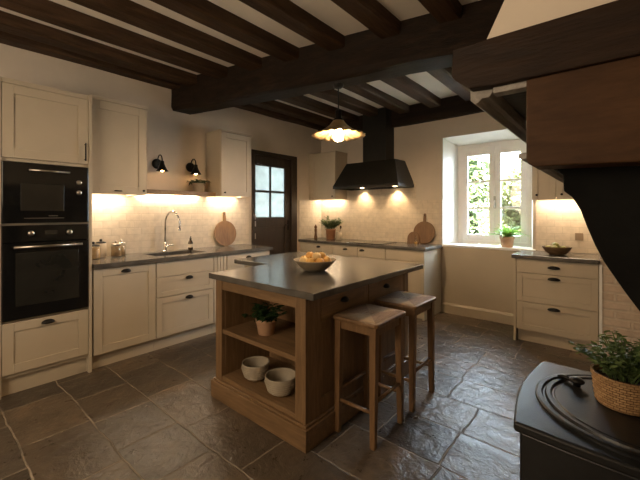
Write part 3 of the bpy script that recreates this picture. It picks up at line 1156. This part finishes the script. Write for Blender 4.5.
for x in (-3.07, -2.49):
    MB().lathe([(.001, 0), (.028, 0), (.034, .006)], 20, (x, 4.655, zb + .022)).build('spot_lamp', M['led'], t, smooth=True)
    d = bpy.data.lights.new('hood_spot', 'SPOT')
    d.energy = 11
    d.color = (1, .70, .40)
    d.spot_size = math.radians(105)
    d.spot_blend = .8
    d.shadow_soft_size = .025
    lo = bpy.data.objects.new('hood_spot', d)
    COL.objects.link(lo)
    lo.location = (x, 4.655, zb + .012)
    lo.rotation_euler = (math.radians(10), 0, 0)
    lo.parent = t

# things on the back worktop
t = thing('pepper_mill', 'slim turned wooden mill in the far corner of the back worktop', 'mill', (-3.885, 4.47, .92))
MB().lathe([(.030, 0), (.030, .02), (.022, .06), (.019, .10), (.024, .15), (.020, .17)], 22, cap0=True, cap1=True).build('mill_body', M['board2'], t, smooth=True)
MB().lathe([(.019, .171), (.026, .19), (.020, .215), (.006, .222), (.009, .232), (.001, .24)], 22, cap0=True).build('mill_head', M['board2'], t, smooth=True)
t = thing('herb_pot', 'bushy green herb in a copper-coloured pot on the back worktop', 'plant', (-3.585, 4.50, .92))
pot(.07, .085, .17).build('pot', M['clay_pink'], t, smooth=True)
MB().lathe([(.001, .155), (.078, .155)], 20).build('soil', M['soil'], t)
bushy(760, .20, .25, .06, .008, .15, 40, .1).build('foliage', M['leaf_grey'], t)
t = thing('utensil_pot', 'small clay pot holding a dark-tipped spoon beside the herb pot', 'pot', (-3.42, 4.50, .92))
MB().lathe([(.042, 0), (.046, .004), (.048, .125), (.043, .125), (.041, .02), (.001, .015)], 24, cap0=True).build('pot_body', M['ceramic'], t, smooth=True)
b = MB()
b.tube([(0, 0, .03), (.035, .005, .19)], .005, 8).sphere((.038, .006, .205), .020, 14, 8, (1, .5, 1.3))
b.build('spoon', M['amber'], t, smooth=True)

board('paddle_board', 'large dark paddle board leaning on the tiles beside the window', (-2.06, 4.675, .92), 0, .12, .16, .115, M['board2'])
t = thing('bread_board', 'small low arched board leaning in front of the paddle board', 'cutting board', (-2.20, 4.640, .92))
pts = [(-.09, 0), (.09, 0)] + [(.09 * math.cos(PI * k / 14), .07 + .10 * math.sin(PI * k / 14)) for k in range(15)]
o = MB().prism(pts, 'y', 0, .016).build('board', M['board2'], t, bevel=.003)
o.rotation_euler = (-.12, 0, 0)
t = thing('oil_bottle', 'tiny clear bottle of oil standing before the small board', 'bottle', (-2.115, 4.56, .92))
MB().lathe([(.020, 0), (.022, .004), (.022, .06), (.009, .08), (.008, .115), (.010, .12)], 18, cap0=True, cap1=True).build('bottle_body', M['jar_glass'], t, smooth=True)
MB().lathe([(.018, .004), (.019, .035)], 18, cap0=True, cap1=True).build('oil', M['fruit'], t, smooth=True)

# ------------------------------------------------------------------ right-hand drawer unit by the window
t = thing('drawer_unit', 'cream three-drawer unit between window and whitewashed brick pier', 'cabinet', (-.83, YFB, 0), 0)
w_ = .715
carcass(t, w_, YB - YFB - .002, .125, .88)
MB().box(.03, w_, .055, .5, 0, .125).build('plinth', M['cream'], t)
MB().box(-.0, .022, -.006, .5, 0, .88).build('side_panel', M['cream'], t, bevel=.002)
MB().box(w_ + .001, w_ + .024, -.010, -.001, 0, .878).build('filler_strip', M['white'], t, bevel=.002)
for z0, z1, rail in ((.735, .872, 0), (.43, .730, .055), (.13, .425, .06)):
    if rail:
        d = shaker(.026, w_ - .004, z0, z1, rail).build('drawer', M['cream'], t, bevel=.002)
    else:
        d = MB().box(.026, w_ - .004, 0, .022, z0, z1).build('drawer', M['cream'], t, bevel=.002)
    cup_pull(.36, z1 - .045 if rail else .80, d, a=.055)
o = MB().box(-.845, -.1165, 4.155, YB - .001, .88, .92).build('worktop', M['stone'], bevel=.004)
tag(o, 'short dark worktop on the drawer unit right of the window', 'worktop')
t = thing('wall_cabinet', 'cream wall cabinet with two knobs right of the window', 'cabinet', (-.70, 4.42, 0), 0, 'cream wall cabinets')
MB().box(0, .585, .022, .33, 1.53, 2.33).box(0, .018, .022, .33, 1.502, 1.53).box(.567, .585, .022, .33, 1.502, 1.53).build('carcass', M['cream'], t, bevel=.002)
for a0, a1, kx in ((.003, .222, .05), (.226, .583, .275)):
    d = shaker(a0, a1, 1.50, 2.33, .055).build('door', M['cream'], t, bevel=.002)
    knob(kx, 1.555, d, r=.012)
MB().box(.04, .54, .225, .25, 1.522, 1.53).build('light_strip', M['led'], t)
area('led_glow', (.29, .24, 1.520), .52, .03, .5 * STRIP_W, WARM, parent=t)

t = thing('wall_socket', 'small square metal socket on the tiles right of the window', 'socket', (-.30, YB - .012, 1.10))
MB().box(-.036, .036, -.008, 0, -.04, .04).build('face_plate', M['dull_metal'], t, bevel=.003)
MB().box(-.018, .018, -.0092, -.008, -.018, .018).build('outlet', M['dull_metal'], t, bevel=.002)


# ------------------------------------------------------------------ bowls and fruit
def bowl_prof(r0, r1, h, wall=.006, curve=.6, n=8):
    out = []
    for k in range(n + 1):
        f = k / n
        out.append((r0 + (r1 - r0) * f ** curve, h * f))
    inn = [(r1 - wall, h)]
    for k in range(n, -1, -1):
        f = k / n
        inn.append((max(r0 + (r1 - r0) * f ** curve - wall, .001), max(h * f, .008)))
    inn.append((.001, .008))
    return out + inn


t = thing('wooden_bowl', 'brown woven bowl of green pears on the short worktop by the window', 'bowl', (-.47, 4.42, .92))
MB().lathe(bowl_prof(.06, .135, .085), 36, cap0=True).build('bowl_body', M['wood_bowl'], t, smooth=True)


def pear(loc, label, s=1.0):
    t = thing('pear', label, 'fruit', loc, rnd(0, 6), 'pears in the woven bowl')
    t.rotation_euler = (rnd(.9, 1.5), rnd(-.3, .3), rnd(0, 6.28))
    MB().lathe([(.001, -.034 * s), (.018 * s, -.031 * s), (.030 * s, -.018 * s), (.033 * s, 0), (.027 * s, .018 * s), (.016 * s, .034 * s), (.012 * s, .044 * s), (.001, .048 * s)], 18).build('fruit_body', M['pear'], t, smooth=True)
    MB().tube([(0, 0, .045 * s), (.004, 0, .062 * s)], .0017, 6).build('stem', M['bark'], t)
    return t


for k, (dx, dy, dz, l) in enumerate(((-.065, -.03, .07, 'leftmost green pear in the woven bowl, at its rim'), (-.01, -.055, .072, 'green pear at the front of the woven bowl'),
                                     (.06, -.02, .07, 'rightmost green pear in the woven bowl, at its rim'), (0, .04, .075, 'green pear at the back of the woven bowl'), (-.01, -.005, .102, 'green pear on top of the others in the woven bowl'))):
    pear((-.47 + dx, 4.42 + dy, .92 + dz), l, .85)

# plant on the window sill
t = thing('sill_plant', 'bright green strappy plant in a terracotta pot on the window sill', 'plant', (-1.03, 4.83, .93))
pot(.062, .082, .135, .02).build('pot', M['terracotta'], t, smooth=True)
MB().lathe([(.001, .118), (.074, .118)], 20).build('soil', M['soil'], t)
strappy(60, .27, .017, .115).build('foliage', M['leaf_bright'], t)

# ------------------------------------------------------------------ island
IX0, IX1, IY0, IY1 = -2.27, -1.36, 1.475, 2.78
t = thing('kitchen_island', 'oak kitchen island with open shelves and a dark stone top', 'island')
b = MB()
# corner posts and rails of the open end
for q in ((IX0, IX0 + .075, IY0, IY0 + .075), (IX1 - .085, IX1, IY0, IY0 + .085), (IX0, IX0 + .075, IY1 - .075, IY1), (IX1 - .075, IX1, IY1 - .075, IY1)):
    MB().box(*q, .14, .88).build('post', M['oak'], t, bevel=.004)
for q in ((.80, .88), (.14, .17)):
    MB().box(IX0 + .075, IX1 - .085, IY0 + .006, IY0 + .03, *q).build('face_rail', M['oak_x'], t, bevel=.003)
for q in ((IX0 + .004, IX0 + .024, IY0 + .075, IY1 - .075, .14), (IX0 + .075, IX1 - .085, IY0 + .46, IY0 + .48, .14),
          (IX1 - .107, IX1 - .087, IY0 + .03, IY0 + .46, .145), (IX0 + .057, IX0 + .077, IY0 + .03, IY0 + .46, .145), (IX0 + .075, IX1 - .075, IY1 - .03, IY1 - .006, .14)):
    MB().box(*q, .88).build('side_panel', M['oak'], t, bevel=.002)
MB().box(IX0 + .075, IX1 - .085, IY0 + .008, IY0 + .46, .48, .51).build('shelf', M['oak_x'], t, bevel=.003)
MB().box(IX0 + .075, IX1 - .085, IY0 + .03, IY0 + .46, .145, .17).build('shelf', M['oak_x'], t, bevel=.002)
# right-hand (stool) side: frame, panels, drawers
b = MB()
ym = 2.12
b.box(IX1 - .03, IX1 - .004, IY0 + .085, IY0 + .14, .14, .88).box(IX1 - .03, IX1 - .004, ym - .03, ym + .03, .14, .88)
b.box(IX1 - .03, IX1 - .004, IY1 - .13, IY1 - .075, .14, .88)
for (a0, a1) in ((IY0 + .14, ym - .03), (ym + .03, IY1 - .13)):
    b.box(IX1 - .03, IX1 - .004, a0, a1, .865, .88).box(IX1 - .03, IX1 - .004, a0, a1, .645, .70).box(IX1 - .03, IX1 - .004, a0, a1, .14, .24)
b.build('face_frame', M['oak'], t, bevel=.002)
for (a0, a1) in ((IY0 + .14, ym - .03), (ym + .03, IY1 - .13)):
    b = MB(); b.box(IX1 - .026, IX1 - .014, a0 - .002, a1 + .002, .238, .647)
    b.build('inset_panel', M['oak'], t)
    b = MB(); b.box(IX1 - .030, IX1 - .002, a0 + .003, a1 - .003, .703, .862)
    d = b.build('drawer', M['oak_y'], t, bevel=.002)
    k = cup_pull(0, 0, d, a=.04)
    k.location = (IX1 - .002, (a0 + a1) / 2, .79)
    k.rotation_euler = (0, 0, HP)
# plinth with stepped moulding around the foot
b = MB()
e = .018
def frame_ring(ex, z0, z1, th=.03):
    b.box(IX0 - ex, IX1 + ex, IY0 - ex, IY0 - ex + th, z0, z1).box(IX0 - ex, IX1 + ex, IY1 + ex - th, IY1 + ex, z0, z1)
    b.box(IX0 - ex, IX0 - ex + th, IY0 - ex + th, IY1 + ex - th, z0, z1).box(IX1 + ex - th, IX1 + ex, IY0 - ex + th, IY1 + ex - th, z0, z1)
frame_ring(.026, 0, .125)
frame_ring(.012, .125, .140)
b.build('plinth', M['oak_x'], t, bevel=.004)
b = MB()
b.box(IX0 + .05, IX0 + .07, IY0 + .03, IY1 - .03, 0, .14)
b.build('plinth_brace', M['oak'], t)
# breakfast wing at the far left corner
b = MB()
b.box(-2.72, IX0 + .002, 2.08, IY1 - .02, .14, .88).box(-2.70, IX0 + .002, 2.10, IY1 - .04, 0, .14)
b.build('wing_cabinet', M['cream'], t, bevel=.003)
tx0, tx1, ty0, ty1 = -2.295, -1.262, 1.43, 2.87
b = MB()
b.prism([(tx0, ty0), (tx1, ty0), (tx1, ty1), (-2.77, ty1), (-2.77, 2.0), (tx0, 2.0)], 'z', .88, .92)
b.build('stone_top', M['stone'], t, bevel=.005)

# fruit bowl on the island
BC = (-1.765, 2.02, .92)
t = thing('fruit_bowl', 'wide stoneware bowl heaped with yellow fruit on the island', 'bowl', BC)
MB().lathe(bowl_prof(.068, .165, .085, .007, .75), 40, cap0=True).build('bowl_body', M['bowl_dark'], t, smooth=True)
spots = [(-.095, -.02, .072, 'fruit', 'yellow fruit at the left rim of the island bowl'), (-.045, -.075, .072, 'fruit_p', 'pale yellow fruit at the front left of the island bowl'),
         (.03, -.085, .072, 'fruit', 'yellow fruit at the very front of the island bowl'), (.09, -.045, .072, 'fruit_o', 'orange fruit at the front right of the island bowl'),
         (.095, .03, .072, 'fruit', 'yellow fruit at the right rim of the island bowl'), (.04, .085, .072, 'fruit_p', 'pale fruit at the back of the island bowl'),
         (-.05, .07, .072, 'fruit', 'yellow fruit at the back left of the island bowl'), (-.035, -.015, .108, 'fruit_o', 'orange fruit on top of the heap, to the left'),
         (.035, -.02, .108, 'fruit_p', 'pale yellow fruit on top of the heap, centre'), (.03, .04, .106, 'fruit', 'yellow fruit on top of the heap, towards the back')]
for dx, dy, dz, mt, l in spots:
    t = thing('fruit', l, 'fruit', (BC[0] + dx, BC[1] + dy, BC[2] + dz + .004), rnd(0, 6), 'fruit heaped in the island bowl')
    MB().sphere((0, 0, 0), .0345, 18, 12, (1, 1.06, .93)).build('fruit_body', M[mt], t, smooth=True)
    MB().tube([(0, 0, .030), (.002, 0, .036)], [.004, .002], 6).build('stem', M['bark'], t)

# pot plant and bowls on the island shelves
t = thing('shelf_pot_plant', 'dark leafy plant in a clay pot on the upper island shelf', 'plant', (-1.88, 1.63, .51))
pot(.055, .074, .115, .018).build('pot', M['terracotta'], t, smooth=True)
MB().lathe([(.001, .10), (.066, .10)], 20).build('soil', M['soil'], t)
bushy(230, .17, .125, .05, .013, .095, 24, .35).build('foliage', M['leaf_dark'], t)
rib = lambda a, r, z: .012 * math.sin(z * 420)
for i, (x, y, s, l) in enumerate(((-1.975, 1.615, .94, 'stoneware bowl on the lower island shelf, beside the left post'), (-1.69, 1.595, 1.0, 'stoneware bowl on the lower island shelf, beside the right post'))):
    t = thing('stoneware_bowl', l, 'bowl', (x, y, .17), 0, 'bowls on the lower island shelf')
    prof = [(.052 * s, 0), (.072 * s, .012), (.092 * s, .04), (.102 * s, .075), (.106 * s, .115), (.105 * s, .122), (.098 * s, .122), (.096 * s, .11), (.090 * s, .07), (.078 * s, .035), (.05 * s, .014), (.001, .012)]
    MB().lathe(prof, 40, cap0=True, wob=None).build('bowl_body', M['ceramic_rib'], t, smooth=True)
    for zz in (.03, .045, .06, .075, .09):
        rr = .092 + (zz - .04) * .32
        MB().lathe([((rr - .002) * s, zz - .003), ((rr + .0035) * s, zz), ((rr - .001) * s, zz + .003)], 40).build('throwing_ridge', M['ceramic_rib'], t, smooth=True)


# ------------------------------------------------------------------ stools
def make_stool(label, loc, rz):
    t = thing('bar_stool', label, 'stool', loc, rz, 'oak stools at the island')
    H = .73
    hx, hy = .155, .182
    lx, ly = .127, .152
    sx_, sy_ = .002, .014
    feet = {}
    for sx in (-1, 1):
        for sy in (-1, 1):
            b = MB()
            rings = []
            for z, f, w in ((0, 1, .0165), (H * .5, .5, .020), (H - .03, 0, .0225)):
                cx, cy = sx * (lx + sx_ * f), sy * (ly + sy_ * f)
                rings.append(b.ring([(cx - w, cy - w, z), (cx + w, cy - w, z), (cx + w, cy + w, z), (cx - w, cy + w, z)]))
            b.skin(rings)
            b.build('leg', M['stool'], t, bevel=.004)
    def at(sx, sy, z):
        f = 1 - z / (H - .03)
        return Vector((sx * (lx + sx_ * f), sy * (ly + sy_ * f), z))
    for (a, c, z) in (((-1, -1), (1, -1), .20), ((-1, 1), (1, 1), .20), ((-1, -1), (-1, 1), .26), ((1, -1), (1, 1), .26)):
        b = MB()
        b.tube([at(*a, z), at(*c, z)], .011, 10)
        b.build('stretcher', M['stool'], t, smooth=True)
    b = MB()
    for sx in (-1, 1):
        b.box(sx * lx - .012, sx * lx + .012, -ly + .018, ly - .018, H - .085, H - .03)
    for sy in (-1, 1):
        b.box(-lx + .018, lx - .018, sy * ly - .012, sy * ly + .012, H - .085, H - .03)
    b.build('apron', M['stool'], t, bevel=.003)
    # seat frame with rounded corners, rush panel woven in four triangles
    b = MB()
    prof = []
    for cx, cy, a0 in ((hx, hy, 0), (-hx, hy, HP), (-hx, -hy, PI), (hx, -hy, 1.5 * PI)):
        sgx, sgy = (1 if cx > 0 else -1), (1 if cy > 0 else -1)
        for k in range(5):
            a = a0 + HP * k / 4
            prof.append((cx - sgx * .02 + .03 * math.cos(a), cy - sgy * .02 + .03 * math.sin(a)))
    b.prism(prof, 'z', H - .03, H - .004)
    seat = b.build('seat', M['stool'], t, bevel=.008, seg=3)
    def tri(p, q, mat):
        b = MB()
        n = 9
        prev = None
        P, Q, C = Vector((*p, H - .003)), Vector((*q, H - .003)), Vector((0, 0, H - .010))
        for i in range(n + 1):
            f = i / n
            A, B = P.lerp(C, f), Q.lerp(C, f)
            # strands: every other row rides a little higher
            dz = .0035 if i % 2 else .0065
            if i in (0, n):
                dz = -.002
            cur = (b.bm.verts.new(A + Vector((0, 0, dz))), b.bm.verts.new(A.lerp(B, .5) + Vector((0, 0, dz))), b.bm.verts.new(B + Vector((0, 0, dz))))
            if prev:
                b.bm.faces.new((prev[0], prev[1], cur[1], cur[0]))
                b.bm.faces.new((prev[1], prev[2], cur[2], cur[1]))
            prev = cur
        b.build('rush_weave', mat, seat, smooth=True)
    e = .006
    X, Y = hx - e, hy - e
    tri((-X, -Y), (X, -Y), M['rush_x']); tri((X, Y), (-X, Y), M['rush_x'])
    tri((X, -Y), (X, Y), M['rush']); tri((-X, Y), (-X, -Y), M['rush'])
    return t


st = make_stool('oak bar stool with rush seat at the island end nearer the open shelves', (-1.195, 1.90, 0), .0)
dup(st, (-1.195, 2.405, 0), .0, 'oak bar stool with rush seat at the island end nearer the window')

# ------------------------------------------------------------------ pendant lamp
PX, PY = -1.98, 2.60
t = thing('pendant_lamp', 'brass pendant lamp with scalloped shade hanging from the main beam', 'pendant lamp', (PX, PY, 0))
b = MB()
b.lathe([(.001, BZ - .035), (.03, BZ - .035), (.048, BZ - .02), (.052, BZ + .004)], 24)
b.build('ceiling_rose', M['black'], t, smooth=True)
b = MB()
b.tube([(0, 0, BZ - .03), (.002, 0, BZ - .18), (0, 0, 2.30)], .006, 8)
b.build('cord', M['black'], t, smooth=True)
b = MB()
b.lathe([(.008, 2.33), (.024, 2.325), (.03, 2.31), (.03, 2.25), (.05, 2.235), (.05, 2.22)], 24, cap0=True, cap1=True)
b.build('lamp_holder', M['black'], t, smooth=True)
b = MB()
fl = lambda a, r, z: (.035 * math.sin(a * 20) * max(0, (r - .09)) / .15)
prof = [(.045, 2.232), (.058, 2.215), (.085, 2.182), (.12, 2.152), (.16, 2.125), (.205, 2.102), (.252, 2.086)]
seg = 160
rings = []
for r, z in prof:
    pts = []
    for k in range(seg):
        a = 2 * PI * k / seg
        g = max(0, (r - .12)) / .13
        rr = r * (1 + .02 * g * math.sin(a * 20))
        pts.append((rr * math.cos(a), rr * math.sin(a), z + .005 * g * math.sin(a * 20)))
    rings.append(b.ring(pts))
b.skin(rings, True, False, False)
sh = b.build('shade', M['brass'], t, smooth=True)
m = sh.modifiers.new('thick', 'SOLIDIFY')
m.thickness = .003
b = MB()
b.lathe([(.014, 2.22), (.016, 2.165), (.030, 2.13), (.045, 2.10), (.048, 2.08), (.042, 2.055), (.024, 2.038), (.001, 2.033)], 24, cap0=True)
b.build('bulb', M['bulb'], t, smooth=True)

# ------------------------------------------------------------------ fireplace: timber mantel, lintel, sooty corbel, plaster hood
t = thing('fireplace', 'dark timber fireplace surround with sooty corbel projecting over the stove', 'fireplace')
YN, YFAR = .85, 4.185
b = MB()
prof = [(-.300, 1.765), (-.304, 1.70), (-.296, 1.688), (-.262, 1.660), (-.20, 1.655), (.77, 1.655), (.77, 1.765)]
rings = []
for i in range(25):
    y = YN + (YFAR - YN) * i / 24
    j = lambda k: noise.noise(Vector((y * 2.2, k * 5.3, 2.2))) * .006 if i else 0
    rings.append(b.ring([(x + j(k), y, z + (j(k + 20) if k not in (5, 6) else 0)) for k, (x, z) in enumerate(prof)]))
b.skin(rings)
b.build('mantel_shelf', M['mantel'], t, bevel=.004)
b = MB()
b.prism([(-.268, 1.668), (-.268, 1.640), (-.255, 1.628), (-.240, 1.640), (-.226, 1.640), (-.214, 1.655), (-.214, 1.668)], 'y', YN + .03, YFAR)
b.box(-.214, -.10, YN + .016, YN + .05, 1.642, 1.656)
b.build('mantel_moulding', M['moulding'], t, bevel=.002)
# side lintel board
b = MB()
b.prism([(-.147, 1.66), (-.147, 1.484), (-.143, 1.474), (-.133, 1.467), (.77, 1.440), (.77, 1.66)], 'y', YN + .012, YN + .09)
b.build('side_lintel', M['lintel'], t, bevel=.004)
b = MB()
b.box(-.178, .77, 1.12, YFAR, 1.515, 1.658)
b.build('long_lintel', M['beam'], t, bevel=.004)
b = MB()
b.prism([(-.182, 1.515), (-.182, 1.503), (-.174, 1.497), (-.160, 1.501), (-.156, 1.515)], 'y', .97, YFAR)
b.build('lintel_moulding', M['moulding'], t, bevel=.002)
# corbelled jamb
cor = [(-.118, 1.476), (-.098, 1.462), (-.089, 1.453), (-.088, 1.417), (-.073, 1.403), (-.066, 1.390), (-.057, 1.372), (-.048, 1.342), (-.033, 1.299), (-.018, 1.264),
       (.015, 1.206), (.038, 1.169), (.060, 1.13), (.080, 1.09), (.094, 1.05), (.10, 1.0), (.10, 0), (.77, 0), (.77, 1.476)]
MB().prism(cor, 'y', .95, 1.10).build('corbel_jamb', M['soot'], t, bevel=.003)
# plaster hood above the mantel, its left side leaning inwards
b = MB()
b.prism([(-.228, 1.765), (.775, 1.765), (.775, ZC - .001), (.33, ZC - .001)], 'y', YN + .012, YFAR)
b.build('plaster_hood', M['plaster'], t)

# ------------------------------------------------------------------ stove
t = thing('wood_stove', 'black cast iron wood stove with a round hot plate on top', 'stove', (.05, 1.47, 0))
def stove_outline(g=0.0, n=10):
    pts = []
    hx, hy = .285 - g, .285 - g
    # front edge (-y), right, back, left bowed
    for k in range(n):
        f = k / n
        pts.append((-hx + 2 * hx * f, -hy - .018 * math.sin(PI * f)))
    for k in range(n):
        f = k / n
        pts.append((hx + .03 * math.sin(PI * f), -hy + 2 * hy * f))
    for k in range(n):
        f = k / n
        pts.append((hx - 2 * hx * f, hy))
    for k in range(n):
        f = k / n
        pts.append((-hx - .03 * math.sin(PI * f), hy - 2 * hy * f))
    return pts
b = MB()
b.prism(stove_outline(), 'z', .705, .735)
b.build('top_plate', M['stovem'], t, bevel=.008, seg=3)
b = MB()
b.prism(stove_outline(.014), 'z', .07, .705)
b.build('body', M['stovem'], t, bevel=.008)
b = MB()
b.box(-.19, .19, -.304, -.288, .16, .60).box(-.14, .14, -.310, -.304, .24, .52)
d = b.build('door', M['stovem'], t, bevel=.006)
b = MB()
b.tube([(.165, -.304, .40), (.165, -.34, .40), (.165, -.345, .30)], .009, 10)
b.build('door_handle', M['steel'], d, smooth=True)
for sx in (-1, 1):
    for sy in (-1, 1):
        b = MB()
        b.tube([(sx * .2, sy * .2, .07), (sx * .215, sy * .215, .03), (sx * .22, sy * .22, 0)], [.035, .022, .028], 12)
        b.build('leg', M['stovem'], t, smooth=True)
b = MB()
b.lathe([(.268, 0.734), (.268, 0.742), (.262, 0.745), (.250, 0.745), (.246, 0.739), (.240, 0.739), (.236, 0.747), (.224, 0.747), (.220, 0.741), (.214, 0.741), (.210, 0.744), (.05, 0.744), (.001, 0.744)], 72)
b.build('hot_plate', M['stovem'], t, smooth=False)
b = MB()
b.lathe([(.012, 0.743), (.012, 0.752), (.022, 0.758), (.024, 0.765), (.016, 0.772), (.001, 0.774)], 18, (-.155, .085, 0))
b.tube([(-.165, .095, 0.756), (-.20, .115, 0.754), (-.215, .12, 0.750)], [.008, .007, .004], 10)
b.build('lid_knob', M['black'], t, smooth=True)

# basket plant on the stove
t = thing('basket_plant', 'leafy green plant in a woven basket standing on the stove', 'plant', (.020, 1.50, .7445))
t.scale = (.9, .9, .82)
b = MB()
prof = []
for k in range(13):
    f = k / 12
    prof.append((.078 + .013 * f ** .7 + (.0022 if k % 2 else -.001), .115 * f))
b.lathe(prof + [(.094, .115), (.094, .122), (.088, .124), (.084, .118), (.08, .09)], 48, cap0=True)
b.build('basket', M['wicker'], t, smooth=True)
MB().lathe([(.001, .100), (.083, .100)], 20).build('soil', M['soil'], t)
bushy(760, .165, .19, .026, .008, .10, 60, .3).build('foliage', M['leaf_mid'], t)

# ------------------------------------------------------------------ garden outside
struct(MB().box(-14, 10, 5.45, 22, -.30, -.20).build('ground', M['bounce_ground']))
def tree(name, label, loc, R, H, n, mat, L):
    t = thing(name, label, 'tree', loc, 0, 'garden trees beyond the window')
    b = MB()
    b.tube([(0, 0, -.2), (.05, .02, H * .3), (0, .05, H * .7)], [.09, .07, .03], 10)
    b.build('trunk', M['bark'], t, smooth=True)
    b = MB()
    for k in range(n):
        th, ph = rnd(0, 2 * PI), math.acos(rnd(-1, 1))
        rr = rnd(.5, 1.0)
        lump = 1 + .25 * math.sin(3 * th + loc[0]) * math.sin(4 * ph)
        p = (R * rr * lump * math.sin(ph) * math.cos(th), R * rr * lump * math.sin(ph) * math.sin(th), H * .58 + H * .42 * rr * lump * math.cos(ph))
        b.leaf(p, (rnd(-1, 1), rnd(-1, 1), rnd(-.8, .5)), (0, 0, 1), L * rnd(.6, 1.3), L * .33, .2, 2)
    b.build('foliage', mat, t)
    return t
tree('garden_shrub', 'tall leafy shrub just outside the left casement', (-2.75, 7.6, 0), .75, 3.0, 12000, M['tree_green'], .14)
tree('garden_shrub', 'yellow-green shrub outside the right casement', (-1.05, 8.4, 0), .85, 2.7, 12000, M['tree_yellow'], .14)
tree('garden_tree', 'tall pale green tree at the far left of the window view', (-5.5, 12.6, 0), 1.1, 3.4, 7000, M['tree_green'], .16)
tree('garden_tree', 'broad sunny tree behind the yellow-green shrub', (-2.3, 12.8, 0), 1.3, 3.0, 7000, M['tree_yellow'], .16)
t = thing('garden_hedge', 'low pale green hedge behind the garden shrubs', 'hedge', (-2.4, 9.75, -.2))
b = MB()
for k in range(16000):
    b.leaf((rnd(-3.2, 3.2), rnd(-.35, .35), rnd(0, 1.75) + .12 * math.sin(k)), (rnd(-1, 1), rnd(-1, 1), rnd(-.6, .8)), (0, 0, 1), .10 * rnd(.6, 1.3), .035, .2, 2)
b.build('foliage', M['tree_yellow'], t)
b = MB()
for k in range(9):
    b.tube([(-3 + k * .75, 0, 0), (-3 + k * .75, .05, .9)], [.04, .02], 8)
b.build('stems', M['bark'], t, smooth=True)
